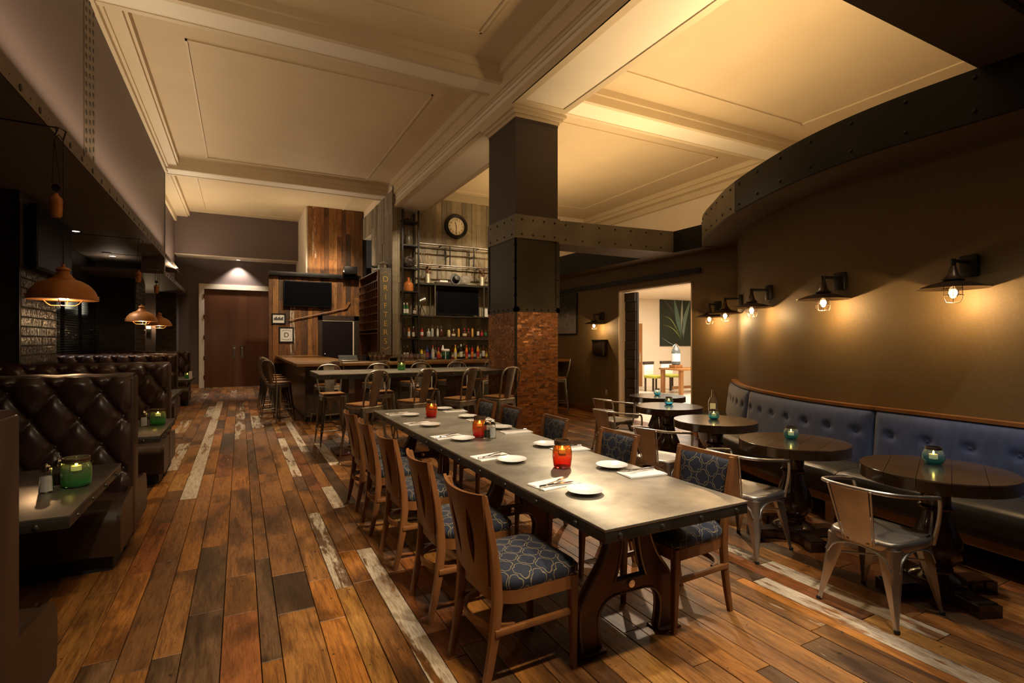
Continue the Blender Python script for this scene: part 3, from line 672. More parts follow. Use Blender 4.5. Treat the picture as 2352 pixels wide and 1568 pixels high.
boards(tw,'y',3.77,6.95,1.1,5.5,TY+.001,M['stonetile'],SP,(.148,.152),(.55,1.25),'stone_tile',.0,.012,(.5,.9),.010)
boards(pr,'y',3.50,3.76,1.1,5.5,13.5,M['stonetile'],SP,(.13,.131),(.9,1.3),'stone_tile',.0,.012,(.5,.9),.010)
# ================================================================ NEXT ROOM THROUGH THE DOORWAY
struct('floor_lobby', MB().box(6.952,17,4.5,14.2,-.06,.001), M['palefloor'])
struct('wall_lobby_far', MB().box(6.95,17,14.2,14.35,0,ZL), M['paleroom'])
struct('wall_lobby_side', MB().box(17,17.1,4.5,14.3,0,ZL).box(7.1,17,4.4,4.5,0,ZL), M['paleroom'])
struct('ceiling_lobby', MB().box(7.1,17,4.4,14.3,ZL-.012,ZL-.002), M['paleroom'])
lamp('AREA', (11.5,10.5,ZL-.03), 330, (1.,.86,.68), size=3.0)
lamp('AREA', (9.0,8.0,ZL-.03), 160, (1.,.86,.68), size=1.2)
ld = struct('door_3', MB().box(11.3,12.46,14.15,14.2,0,2.19), M['bench']); part('door_handle', MB().box(12.3,12.36,14.12,14.15,.85,1.15).tube([(12.33,14.10,1.0),(12.20,14.10,1.0)],.012,6), M['chrome'], ld)
bd = thing('barn_door', 'dark sliding barn door of stacked timber parked inside the lobby doorway', 'door', (7.13,8.26,0))
part('door_slab', MB().box(.0,.05,0,.36,.01,2.56), M['plinth'], bd)
for i in range(13):
    d = RN.uniform(.0,.02); part('timber_block', MB().box(-.03-d,0,.01,.35,.02+i*.196,.205+i*.196), M['darkframe'], bd)
# ================================================================ LONG DINING TABLE
TX0, TX1, TY0, TY1, TH = 1.36, 2.245, 1.775, 6.09, .76
tb = thing('dining_table', 'long steel-topped dining table set with plates on red iron trestle legs', 'table', ((TX0+TX1)/2,(TY0+TY1)/2,0))
hx, hy = (TX1-TX0)/2, (TY1-TY0)/2
part('table_top', MB().bbox(-hx,hx,-hy,hy,TH-.014,TH,.004), M['zinc'], tb)
part('table_edge', MB().bbox(-hx+.002,hx-.002,-hy+.002,hy-.002,TH-.062,TH-.0142,.003), M['zincedge'], tb)
pv = MB().lathe([(.013,0),(.012,.005),(.006,.009),(0,.010)],10,T(rx=radians(90))).mesh('edge_stud', M['zincedge'])
for x in (-.36,-.12,.12,.36): link('edge_stud', pv, tb, (x,-hy+.002,TH-.037))
y = -hy+.22
while y < hy: link('edge_stud', pv, tb, (-hx+.002,y,TH-.037),(0,0,-pi/2)); link('edge_stud', pv, tb, (hx-.002,y,TH-.037),(0,0,pi/2)); y += .36
def smoothpoly(pts, k=5): return [(p.x,p.y) for p in catmull([(a,b,0) for a,b in pts],k)]
def trestle():
    """cast-iron A leg: two curved limbs joined by a bridge, in the x-z plane"""
    outer = smoothpoly([(.11,.69),(.125,.55),(.175,.42),(.25,.32),(.305,.22),(.315,.10),(.30,.0)],4)
    inner = smoothpoly([(.19,.0),(.205,.10),(.20,.17),(.16,.225),(.10,.245)],4)
    arch = smoothpoly([(.105,.31),(.080,.38),(.060,.47),(.052,.54),(.035,.595),(.0,.625)],4)
    th = .045
    mb = MB()
    def xin(c, z):
        c = sorted(c, key=lambda p: p[1])
        for (x0,z0),(x1,z1) in zip(c,c[1:]):
            if z0 <= z <= z1: return x0+(x1-x0)*((z-z0)/(z1-z0) if z1 > z0 else 0)
        return c[0][0] if z < c[0][1] else c[-1][0]
    rows = [(z, xin(inner,z)) for z in [.245*k/10 for k in range(11)]]+[(.245,0.),(.31,0.)]+[(z, max(xin(arch,z),0)) for z in [.31+.315*k/10 for k in range(11)]]+[(.625,0.),(.69,0.)]
    for s in (-1,1):
        V = []
        for z, xi in rows: xo = xin(outer,z); V += [(s*xi,-th/2,z),(s*xo,-th/2,z),(s*xo,th/2,z),(s*xi,th/2,z)]
        F = []
        for k in range(len(rows)-1):
            a = 4*k; F += [(a+j,a+(j+1)%4,a+4+(j+1)%4,a+4+j) for j in range(4)]
        mb.add(V, F+[(3,2,1,0),tuple(4*(len(rows)-1)+q for q in range(4))])
    rim = MB()
    for s in (-1,1):
        for c in (outer, inner, arch):
            for yy in (-th/2,th/2): rim.tube([(s*a,yy,b) for a,b in c],.007,6)
    rim.tube([(-.105,-th/2,.31),(.105,-th/2,.31)],.006,6); rim.tube([(-.10,-th/2,.245),(.10,-th/2,.245)],.006,6)
    foot = MB().bbox(-.075,.075,-.055,.055,0,.014,.004)
    return mb.mesh('trestle_leg',M['oxblood']), rim.mesh('cast_rim',M['edgewear']), foot.mesh('foot_plate',M['oxblood'])
tl, tr_, tf = trestle()
for y in (-hy+.385, -.43, hy-.42):
    l = link('trestle_leg', tl, tb, (-.145+.02,y,.012)); l.location.x = 0
    link('cast_rim', tr_, l); link('foot_plate', tf, l, (-.25,0,-.012)); link('foot_plate', tf, l, (.25,0,-.012))
    part('bolt', MB().lathe([(.022,0),(.020,.012),(0,.014)],10,T(0,-.023,.285,rx=radians(90))), M['chrome'], l)
    part('top_bracket', MB().box(-.17,.17,-.04,.04,.685,.697), M['blackiron'], l)
# ================================================================ DINING CHAIRS (face +y)
def dining_chair():
    t = thing('dining_chair', 'x', 'chair', group='wooden dining chairs at the long steel table')
    W0, W1 = .205, .225
    prof = [(-.235,.235),(-.235,-.20),(.235,-.20)]
    # seat rim (D plan: round back corners)
    def plan(w_, yb, yf, r, n=6):
        pts = []
        for cx, cy, a0 in ((w_-r*.35,yf-r*.35,0),(-w_+r*.35,yf-r*.35,90),(-w_+r,yb+r,180),(w_-r,yb+r,270)):
            rr = r*.35 if a0 in (0,90) else r
            for k in range(n+1):
                a = radians(a0+90*k/n); pts.append((cx+rr*cos(a),cy+rr*sin(a)))
        return pts
    P = plan(.225,-.205,.235,.13)
    part('seat_frame', MB().prism(P,.395,.455,'z',smooth=True), M['chairwood'], t, 50)
    n = len(P); cu = MB(); vs = []; lev = [(.985,.452),(1.03,.475),(1.025,.495),(.95,.515),(.78,.528),(.45,.536),(.0,.538)]
    for s_, z in lev: vs += [(x*s_, .015+(y-.015)*s_, z) for x, y in P]
    cu.add(vs, [(i*n+j,i*n+(j+1)%n,(i+1)*n+(j+1)%n,(i+1)*n+j) for i in range(len(lev)-1) for j in range(n)], True)
    part('seat_cushion', cu, M['cloth'], t, 80)
    def leg(pts, wx, wy):
        mb = MB(); k = len(pts); vs = []
        for i, (x,y,z) in enumerate(pts):
            a = wx[i]/2; b = wy[i]/2; c = .25
            vs += [(x+sx*a,y+sy*b,z) for sx, sy in ((-1,-1+c),(-1+c,-1),(1-c,-1),(1,-1+c),(1,1-c),(1-c,1),(-1+c,1),(-1,1-c))]
        mb.add(vs, [(i*8+j,i*8+(j+1)%8,(i+1)*8+(j+1)%8,(i+1)*8+j) for i in range(k-1) for j in range(8)]+[tuple(range(7,-1,-1)),tuple((k-1)*8+j for j in range(8))], True); return mb
    for s in (-1,1):
        part('front_leg', leg([(s*.195,.218,0),(s*.198,.213,.2),(s*.20,.208,.452)],[.026,.034,.044],[.026,.034,.044]), M['chairwood'], t)
        z = [0,.12,.25,.40,.52,.65,.78,.885]; yy = [-.255,-.228,-.205,-.190,-.196,-.215,-.240,-.262]
        part('rear_leg', leg([(s*(.182+.012*(q/.9)),a,q) for a,q in zip(yy,z)],[.026,.030,.034,.036,.034,.032,.030,.028],[.030,.036,.042,.044,.042,.036,.032,.028]), M['chairwood'], t)
    # bent back panel with two almond slots
    zt, zb = .895, .475
    def yat(x, z):                       # panel surface: raked and bowed
        k = (z-.40)/.5; return -.192-.085*max(k,0)**1.35-.038*(1-(x/.215)**2)+.012
    def hw(z): return .160+.055*((z-zb)/(zt-zb))**1.1
    def slot(z, c):
        q = (z-.545)/(.825-.545); h = .026*(1-(2*q-1)**2) if 0 < q < 1 else 0
        m_ = c*(.060+.035*(z-zb)/(zt-zb)); return m_-h, m_+h
    back = MB(); th = .016
    for k in range(3):
        def ed(v, k=k):
            z = zb+(zt-zb)*v
            L = -hw(z) if k == 0 else slot(z,-1)[1] if k == 1 else slot(z,1)[1]
            Rr = slot(z,-1)[0] if k == 0 else slot(z,1)[0] if k == 1 else hw(z)
            return L, Rr, z
        def fr(u, v):
            L, Rr, z = ed(v); x = L+(Rr-L)*u; return (x, yat(x,z), z+.012*(1-(x/.215)**2)*v*-1+.0)
        def bk(u, v):
            x, y, z = fr(u,v); return (x, y-th, z)
        back.slab(fr, bk, 6, 22)
    part('backrest', back, M['chairwood'], t, 50)
    pad = MB()
    def pf(u, v):
        z = .50+(.862-.50)*v; w_ = hw(z)-.022; x = -w_+2*w_*u; e = min(u,1-u,v,1-v)*6; return (x, yat(x,z)+.006+.020*min(1,e)**.6, z)
    def pb(u, v): x, y, z = pf(u,v); return (x, yat(x,z)+.0008, z)
    pad.slab(pf, pb, 12, 14); part('back_pad', pad, M['clothback'], t, 60)
    st = MB()
    def rail(pts, r=.011): st.tube(pts, r, 8)
    part('side_stretcher', MB().bbox(-.211,-.187,-.21,.21,.262,.292,.006), M['chairwood'], t)
    part('side_stretcher', MB().bbox(.187,.211,-.21,.21,.262,.292,.006), M['chairwood'], t)
    arc = [(.19*cos(a), -.10-.145*sin(a), .277) for a in [pi*i/14 for i in range(15)]]
    bow = MB(); vs = []
    for x, y, z in arc: vs += [(x,y,z-.016),(x,y,z+.016),(x*.90,-.10+(y+.10)*.90,z+.016),(x*.90,-.10+(y+.10)*.90,z-.016)]
    bow.add(vs, [(i*4+j,i*4+(j+1)%4,(i+1)*4+(j+1)%4,(i+1)*4+j) for i in range(14) for j in range(4)]+[(3,2,1,0),(56,57,58,59)], True)
    part('bowed_stretcher', bow, M['chairwood'], t, 40)
    return t
dc = dining_chair(); used = [False]
SEQ = ['nearest the camera','second from the near end','third and middle','fourth from the near end','farthest and last']
for i, y in enumerate((2.27,2.95,3.72,4.42,5.08)):
    place(dc, used, (1.185,y,0), -pi/2+(.04,-.02,.03,-.03,.02)[i], 'slotted-back wooden chair, %s, on the left side of the long table' % SEQ[i])
for i, y in enumerate((2.28,3.06,3.93,4.76,5.36)):
    place(dc, used, ((2.25,2.21,2.205,2.205,2.205)[i],y,0), pi/2+(.05,.02,-.03,.02,.04)[i], 'blue-padded wooden chair, %s, right side of the long table' % SEQ[i])
# ================================================================ PLACE SETTINGS
plm = MB().lathe([(.0,.004),(.052,.004),(.058,.006),(.080,.016),(.0985,.0215),(.0995,.0225),(.098,.0235),(.080,.0185),(.060,.0095),(.0,.0085)],36).mesh('plate', M['ceramic'])
nm = MB()
def nap(u, v): return ((u-.5)*.15, (v-.5)*.26, (.0060)+.0010*sin(u*9+v*4))
nm.slab(nap, lambda u, v: (nap(u,v)[0], nap(u,v)[1], .001), 6, 8); nm.slab(lambda u,v: (nap(u*.5,v)[0],nap(u,v)[1]*.97,.0095), lambda u,v: (nap(u*.5,v)[0],nap(u,v)[1]*.97,.0062),4,6)
nmesh = nm.mesh('napkin', M['linen'])
def fork_mesh():
    mb = MB(); z = .0
    mb.tube([(0,-.10,z),(0,-.06,z+.002),(0,.0,z+.005),(0,.03,z+.008)],[.0065,.006,.0035,.004],6); mb.box(-.011,.011,.03,.05,z+.006,z+.0085)
    for k in range(4): mb.box(-.011+k*.0065,-.0085+k*.0065,.05,.095,z+.006,z+.0085)
    return mb.mesh('fork', M['cutlery'])
def knife_mesh():
    mb = MB(); mb.tube([(0,-.11,0),(0,-.02,.001)],[.007,.006],6); mb.add([(-.009,-.02,-.001),(.009,-.02,-.001),(.009,.09,-.001),(-.002,.115,-.001),(-.009,.09,-.001),(-.009,-.02,.0015),(.009,-.02,.0015),(.009,.09,.001),(-.002,.115,.001),(-.009,.09,.001)],[(4,3,2,1,0),(5,6,7,8,9),(0,1,6,5),(1,2,7,6),(2,3,8,7),(3,4,9,8),(4,0,5,9)])
    return mb.mesh('knife', M['cutlery'])
fm, km = fork_mesh(), knife_mesh()
SEQ2 = ['nearest the camera','second from the near end','in the middle','fourth from the near end','at the far end']
for side, pts in (('aisle', [(1.600,2.26,1.545,2.475),(1.59,3.07,1.53,3.26),(1.59,3.93,1.53,4.11),(1.585,4.73,1.525,4.91),(1.61,5.46,1.535,5.66)]),
                  ('right', [(2.075,2.64,2.135,2.43),(2.065,3.42,2.15,3.225),(2.115,4.29,2.145,4.06),(2.11,5.08,2.15,4.84),(2.11,5.80,2.16,5.57)])):
    for i, (px, py, nx, ny) in enumerate(pts):
        sg = 1 if side == 'aisle' else -1; ss = 'left' if sg > 0 else 'right'; rz = -pi/2+.15*sg if sg > 0 else pi/2-.1
        single('plate', plm, None, 'white side plate, %s, on the %s side of the long table' % (SEQ2[i],ss), 'plate', 'white side plates on the long table', (px,py,TH))
        single('napkin', nmesh, None, 'folded white napkin, %s, on the %s side of the long table' % (SEQ2[i],ss), 'napkin', 'folded napkins on the long table', (nx,ny,TH), rz)
        f = single('fork', fm, None, 'steel fork, %s, on the %s side of the long table' % (SEQ2[i],ss), 'fork', 'forks on the long table', (nx,ny-.02*sg,TH+.0165), rz+.25)
        k = single('knife', km, None, 'steel knife, %s, on the %s side of the long table' % (SEQ2[i],ss), 'knife', 'knives on the long table', (nx-.012*sg,ny-.05*sg,TH+.0165), rz-.12)
# ================================================================ CANDLE JARS, SHAKERS
def jar_set(kind):
    g = {'red':'jarred','green':'jargreen','blue':'jarblue'}[kind]; parts = []
    if kind == 'blue':
        pr = [(.028,.0),(.042,.006),(.054,.03),(.054,.055),(.045,.078),(.037,.086),(.037,.098),(.0345,.098),(.0345,.087),(.043,.076),(.0505,.055),(.0505,.03),(.038,.010),(.0,.008)]; lidz = (.084,.100,.038); cz = .030; hz = .1
    elif kind == 'red':
        pr = [(.033,.0),(.041,.005),(.0435,.02),(.047,.05),(.047,.080),(.042,.10),(.036,.108),(.036,.130),(.0335,.130),(.0335,.109),(.039,.099),(.0438,.080),(.0438,.05),(.040,.02),(.037,.009),(.0,.008)]; lidz = (.112,.134,.0375); cz = .062; hz = .13
    else:
        pr = [(.038,.0),(.046,.004),(.050,.02),(.051,.06),(.049,.082),(.043,.094),(.043,.114),(.0405,.114),(.0405,.095),(.046,.081),(.048,.06),(.047,.02),(.042,.008),(.0,.007)]; lidz = (.098,.116,.0445); cz = .055; hz = .12
    parts.append(('jar_glass', MB().lathe(pr,28).mesh('jar_glass',M[g],60)))
    z0, z1, r = lidz
    parts.append(('screw_ring', MB().lathe([(r,z0),(r+.0025,z0+.002),(r+.001,z0+.006),(r+.0025,z0+.010),(r+.001,z1-.003),(r,z1),(r-.003,z1),(r-.003,z0)],24).mesh('screw_ring',M['jarlid'] if kind != 'blue' else M['wire'])))
    cr = .017 if kind != 'blue' else .021
    parts.append(('candle', MB().lathe([(cr,cz),(cr,cz+.026),(cr*.6,cz+.024),(0,cz+.023)],16).mesh('candle',M['wax'])))
    parts.append(('flame', MB().lathe([(.0,cz+.024),(.005,cz+.030),(.0045,cz+.038),(.0,cz+.050)],10).mesh('flame',M['flame'])))
    rr = pr[4][0]+.004
    parts.append(('wire_bail', MB().tube([(rr*cos(a),.0+.012*sin(a),z0-.006-.030*sin(a)) for a in [pi*i/12 for i in range(13)]],.0014,5).mesh('wire_bail',M['wire'])))
    if kind != 'blue': parts.append(('candle_cup', MB().tube([(.02,0,cz),(.02,0,z1)],.0012,5).tube([(-.02,0,cz),(-.02,0,z1)],.0012,5).lathe([(cr+.001,cz-.002),(cr+.002,cz+.008)],14).mesh('candle_cup',M['wire'])))
    return parts
JS = {k: jar_set(k) for k in ('red','green','blue')}
def jar(kind, loc, label, s=1.0, light=0.):
    t = thing('candle_jar', label, 'candle jar', loc, RN.uniform(-.6,.6), kind+' glass candle jars'); t.scale = (s,s,s)
    for n_, m_ in JS[kind]: link(n_, m_, t)
    return t
jar('red', (1.80,2.785,TH), 'red glass candle jar nearest the camera on the long table', 1.3)
jar('red', (1.765,3.99,TH), 'amber-red candle jar standing behind the shakers in the middle of the long table', 1.3)
jar('red', (1.79,5.30,TH), 'red glass candle jar at the far end of the long table', 1.3)
gs = MB().lathe([(.020,0),(.021,.004),(.0185,.05),(.0155,.072),(.0155,.078),(.014,.078),(.014,.072),(.0165,.05),(.0185,.006),(0,.005)],14).mesh('shaker_glass',M['glass'],50)
cp = MB().lathe([(.0168,.072),(.0172,.082),(.013,.092),(.004,.096),(.004,.099),(0,.101)],14).mesh('shaker_cap',M['chrome'])
fs_, fp_ = MB().lathe([(.0175,.006),(.0160,.05),(.0150,.056),(0,.058)],12).mesh('filling',M['salt']), MB().lathe([(.0175,.006),(.0165,.045),(0,.046)],12).mesh('filling',M['pepper'])
def shaker(loc, salt, label, s=1.):
    t = thing('shaker', label, 'shaker', loc); t.scale = (s,s,s); link('shaker_glass', gs, t); link('shaker_cap', cp, t); link('filling', fs_ if salt else fp_, t); return t
shaker((1.845,3.91,TH), True, 'glass salt shaker beside the amber jar on the long table', 1.5); shaker((1.792,3.905,TH), False, 'glass pepper shaker beside the amber jar on the long table', 1.5)
# ================================================================ BAR STOOLS (face +y)
def taper_leg(p0, p1, w0, w1, d=None):       # V-folded tapering sheet-steel leg from top p0 to foot p1
    mb = MB(); P0, P1 = Vector(p0), Vector(p1); out = Vector((p1[0],p1[1],0)).normalized(); side = Vector((-out.y,out.x,0)); vs = []
    for f in (0,.25,.5,.75,.93,1.0):
        c = P0.lerp(P1,f); w_ = w0+(w1-w0)*min(f/.93,1); b = w_*.42
        vs += [c-side*w_/2-out*b, c-side*w_*.22+out*b*.25, c+out*b*.5*(.4 if .1 < f < .9 else 1), c+side*w_*.22+out*b*.25, c+side*w_/2-out*b, c-out*b*.4]
    mb.add(vs, [(i*6+j,i*6+(j+1)%6,(i+1)*6+(j+1)%6,(i+1)*6+j) for i in range(5) for j in range(6)]+[(5,4,3,2,1,0),tuple(30+j for j in range(6))], True)
    return mb
def bar_stool():
    t = thing('bar_stool', 'x', 'stool', group='metal bar stools with wooden seats')
    part('seat_board', MB().bbox(-.165,.165,-.165,.165,.748,.775,.012), M['seatwood'], t)
    part('seat_pan', MB().bbox(-.172,.172,-.172,.172,.712,.747,.014).box(-.150,.150,-.168,-.163,.668,.712).box(-.150,.150,.163,.168,.668,.712).box(-.168,-.163,-.15,.15,.668,.712).box(.163,.168,-.15,.15,.668,.712), M['galv'], t)
    for sx in (-1,1):
        for sy in (-1,1): part('leg', taper_leg((sx*.155,sy*.155,.735),(sx*.222,sy*.222,.0),.088,.024), M['gun'], t, 50)
    for a, b in (((-1,-1),(1,-1)),((1,-1),(1,1)),((1,1),(-1,1)),((-1,1),(-1,-1))):
        q = .205; part('footrest', MB().tube([(a[0]*q,a[1]*q,.225),(b[0]*q,b[1]*q,.225)],.007,7), M['gun'], t)
    hp = [(-.150,-.155,.735),(-.160,-.175,.80),(-.180,-.215,.95),(-.185,-.238,1.06),(-.160,-.252,1.135),(-.10,-.260,1.180),(0,-.264,1.195)]
    hoop = [(p.x,p.y,p.z) for p in catmull(hp,5)]; hoop = hoop+[(-x,y,z) for x,y,z in hoop[-2::-1]]
    part('back_hoop', MB().tube(hoop,.0115,8), M['gun'], t)
    def sp(u, v):
        z = .74+.448*v; w_ = .062+.022*v; x = -w_+2*w_*u; return (x, -.160-.103*v**1.1-.012*(1-(2*u-1)**2), z-.012*(2*u-1)**2*v)
    part('back_splat', MB().slab(sp, lambda u,v: (sp(u,v)[0],sp(u,v)[1]-.004,sp(u,v)[2]), 6, 10), M['gun'], t, 50)
    return t
bs = bar_stool(); used = [False]
for i, (x, y, a) in enumerate(((1.40,6.78,.50),(2.08,6.88,.46),(2.74,6.88,.42),(3.34,6.86,.35))):
    place(bs, used, (x,y,0), a, '%s bar stool from the left on the near side of the high table' % ORD[i])
for i, x in enumerate((1.25,2.0,2.74,3.38)):
    place(bs, used, (x,8.38,0), pi+(.06,-.05,.04,0)[i], '%s bar stool from the left on the far side of the high table' % ORD[i])
for i, u in enumerate((752,858,945,1030,1108)):
    x = pY(u,870,10.22)[0]; place(bs, used, (x,10.22,0), (.45,.5,.4,.45,.4)[i], '%s bar stool from the left along the front of the oak bar' % ORD[i])
for i, y in enumerate((11.25,12.05,12.85,13.65)):
    place(bs, used, (.66,y,0), -pi/2+(.62,.60,.64,.6)[i], '%s bar stool from the front at the left end of the oak bar' % ORD[i])
place(bs, used, (6.28,9.85,0), .95, 'lone bar stool beside the copper column on the right by the olive wall')
# ================================================================ HIGH COMMUNAL TABLE
HT = 1.13
ht = thing('high_table', 'high communal table with dark steel top abutting the copper column', 'table', (.905,7.13,0))
part('table_top', MB().bbox(0,2.70,0,1.05,HT-.014,HT,.004), M['zinc'], ht); part('table_edge', MB().box(.002,2.70,.002,1.048,HT-.07,HT-.0145), M['zincedge'], ht)
for i in range(11): link('edge_stud', pv, ht, (.12+i*.245,.002,HT-.04))
for i in range(4): link('edge_stud', pv, ht, (.002,.13+i*.26,HT-.04),(0,0,-pi/2))
for x in (.55,2.05):
    l = part('pedestal_leg', MB().box(x-.05,x+.05,.30,.75,.03,HT-.07).bbox(x-.30,x+.30,.25,.80,0,.03,.006), M['oxblood'], ht)
jar('green', (.905+1.235,7.72,HT), 'green candle jar standing on the high communal table', 1.15)
# ================================================================ BAR COUNTER
BT = 1.15
bar = thing('bar_counter', 'L-shaped bar with dark tiled front and thick oak top', 'bar counter', (1.12,10.78,0))
part('front_panel', MB().box(0,5.78,0,.08,.1,BT-.05), M['grout'], bar)
tl_ = MB(); z = .10; r_ = 0
while z < BT-.10:
    x = -.15*(r_%2)
    while x < 5.78:
        s, e = max(x,0), min(x+.30,5.78); tl_.box(s+.002,e-.002,-.012,0,z+.002,z+.058); x += .30
    z += .06; r_ += 1
part('front_tiles', tl_, M['bartile'], bar, kind='stuff')
part('kick_plate', MB().box(.03,5.78,.03,.06,0,.1), M['plinth'], bar)
part('end_panel', MB().box(0,.06,.08,6.36,.0,BT-.05), M['grout'], bar)
tl_ = MB(); z = .06; r_ = 0
while z < BT-.10:
    y = -.15*(r_%2)
    while y < 6.3:
        s, e = max(y,0), min(y+.30,6.3); tl_.box(-.012,0,s+.002,e-.002,z+.002,z+.058); y += .30
    z += .06; r_ += 1
part('end_tiles', tl_, M['bartile'], bar, kind='stuff')
part('bar_top', MB().bbox(-.20,5.80,-.40,.42,BT-.06,BT,.008), M['bartop'], bar)
part('bar_top_wing', MB().bbox(-.20,.95,.421,6.37,BT-.06,BT,.008), M['bartop'], bar)
# back counter
bc = thing('back_counter', 'dark back-bar counter under the bottle shelves', 'counter', (3.77,13.22,0))
part('cabinet', MB().box(.02,3.0,.03,.58,0,1.04), M['darkframe'], bc); part('counter_top', MB().box(.0,3.1,0,.60,1.04,1.09), M['zincedge'], bc)
# ================================================================ PIPE SHELVING
SH = [4.72,4.09,3.49,2.88,2.265,1.652]
LX0, LX1, LY0, LY1 = 3.735, 4.165, 13.38, 13.78
sh = thing('bar_shelving', 'black pipe shelving with ladder tower on the stone-tiled bar wall', 'shelving', (LX0,LY0,1.09))
def spart(name, mb, mat): o = part(name, mb, mat, sh); o.location = (-LX0,-LY0,-1.09); return o
for x in (LX0,LX1):
    for y in (LY0,LY1): spart('upright', MB().bbox(x-.022,x+.022,y-.022,y+.022,1.09,5.0,.003,seg=1), M['blackiron'])
for z in SH: spart('ladder_shelf', MB().box(LX0-.02,LX1+.02,LY0-.02,LY1+.02,z-.035,z), M['blackiron'])
MX0, MX1 = LX1+.03, 6.55
spart('wide_shelf', MB().box(MX0,MX1,13.36,13.82,3.065,3.12), M['steel']); spart('wide_shelf', MB().box(MX0,MX1,13.36,13.82,2.215,2.25), M['steel']); spart('wide_shelf', MB().box(MX0,MX1,13.36,13.82,1.60,1.69), M['darkframe'])
for z in (4.157,3.605):
    for y in (13.40,13.74): spart('pipe_rail', MB().tube([(LX1,y,z),(MX1,y,z)],.020,10), M['gun'])
    for x in (4.85,5.95): spart('cross_pipe', MB().tube([(x,13.40,z),(x,13.74,z)],.015,8), M['blackiron'])
for x in (5.05,5.75):
    for y in (13.40,13.74): spart('short_post', MB().tube([(x,y,3.605),(x,y,4.157)],.018,8), M['blackiron'])
    spart('cross_pipe', MB().tube([(x,13.40,3.88),(x,13.74,3.88)],.012,8), M['blackiron'])
for x in (4.62,6.05):
    for y in (13.38,13.78): spart('tv_bay_post', MB().bbox(x-.016,x+.016,y-.016,y+.016,2.25,3.065,.002,seg=1), M['gun'])
spart('end_upright', MB().box(6.53,6.57,13.36,13.40,1.09,4.2).box(6.53,6.57,13.76,13.80,1.09,4.2), M['blackiron'])
def tv(name, label, x0, x1, z0, z1, y, depth=.06):
    t = thing(name, label, 'television', ((x0+x1)/2,y,z0)); w_ = (x1-x0)/2; h = z1-z0
    part('tv_case', MB().bbox(-w_,w_,0,depth,0,h,.008), M['tvbezel'], t); part('tv_screen', MB().box(-w_+.03,w_-.03,-.004,.0,.045,h-.03), M['tv'], t)
    part('indicator', MB().box(-.03,.03,-.006,.0,.012,.022), M['chrome'], t); return t
tv('television', 'black flat television between the pipe shelves over the bottles', 4.70,5.95,2.29,3.02,13.50)
tv('television', 'large black flat television on the barn-board wall left of the bar', 1.148,2.533,2.62,3.40,17.09,.095)
# ---------------------------------------------------------------- bottles
BP = {'wine':[(.036,0),(.038,.01),(.038,.19),(.032,.215),(.015,.245),(.0145,.31),(.0,.312)],
      'square':[(.042,0),(.044,.006),(.044,.16),(.038,.18),(.016,.195),(.015,.25),(0,.252)],
      'tall':[(.033,0),(.035,.008),(.034,.21),(.022,.25),(.014,.27),(.0135,.34),(0,.342)],
      'squat':[(.050,0),(.054,.01),(.054,.10),(.042,.135),(.016,.155),(.015,.21),(0,.212)],
      'flask':[(.030,0),(.048,.02),(.046,.12),(.03,.155),(.013,.175),(.013,.25),(0,.252)]}
bmc = {}
def bmat(c, clear):
    k = (c, clear)
    if k not in bmc:
        bmc[k] = glassy('bottle_glass', c, .05) if clear else Mat('bottle_glass', c, .12, **{'Coat Weight':.4}).m
    return bmc[k]
bms = {}
CL = {'amber':((.40,.13,.03),False),'dark brown':((.06,.02,.012),False),'green':((.02,.12,.04),False),'clear':((.42,.42,.36),False),'red':((.42,.02,.02),False),'yellow':((.75,.55,.05),False),
      'blue':((.03,.06,.24),False),'white':((.66,.64,.58),False),'orange':((.75,.22,.03),False),'black':((.02,.018,.016),False),'honey':((.62,.32,.07),False),'pale gold':((.60,.48,.2),False),'dark green':((.012,.05,.03),False),'purple':((.10,.03,.10),False)}
LB = {'white':(.66,.62,.54),'cream':(.60,.50,.30),'black':(.02,.02,.02),'yellow':(.72,.55,.06),'red':(.45,.03,.03),'orange':(.7,.22,.03),'blue':(.04,.08,.25),'green':(.03,.16,.06),None:None}
lbm = {k: Mat('label_'+str(k), v, .6).m for k, v in LB.items() if v}
def bottle(loc, shape, colour, lab, cap, where, s=1.):
    t = thing('bottle', '%s bottle%s, %s' % (colour, ' with %s label' % lab if lab else '', where), 'bottle', loc, 0, 'bottles behind the bar'); t.scale = (s,s,s)
    pr = BP[shape]; key = (shape,colour)
    if key not in bms: bms[key] = MB().lathe(pr,14).mesh('bottle_body', bmat(*CL[colour]))
    link('bottle_body', bms[key], t); r = max(p[0] for p in pr); H_ = pr[-1][1]; body = [p for p in pr if p[0] > r*.93][-1][1]
    if lab:
        k2 = (shape,lab,'l')
        if k2 not in bms: bms[k2] = MB().lathe([(r+.001,body*.22),(r+.0014,body*.24),(r+.0014,body*.80),(r+.001,body*.82)],14).mesh('paper_label', lbm[lab])
        link('paper_label', bms[k2], t)
    k3 = (shape,cap,'c')
    if k3 not in bms: bms[k3] = MB().lathe([(.0165,H_-.045),(.017,H_-.002),(.012,H_+.004),(0,H_+.004)],10).mesh('bottle_cap', bmat(CL[cap][0],False))
    link('bottle_cap', bms[k3], t); return t
def row(us, Y, z, spec, where, s=1.0):
    for i, (u, q) in enumerate(zip(us, spec)):
        bottle((pY(u,780,Y)[0],Y,z), q[0], q[1], q[2], q[3], where % ORD[i], q[4] if len(q) > 4 else s)
row((928,935,952),13.56,2.265,[('wine','green','white','white',1.0),('wine','green','white','white',1.0),('square','dark brown','white','black',.95)],'%s from left on the ladder shelf beside the television')
row((928.5,939,949.5),13.56,1.652,[('wine','dark brown','black','black'),('tall','amber','white','black'),('wine','dark brown','white','white')],'%s from left on the second lowest ladder shelf',1.)
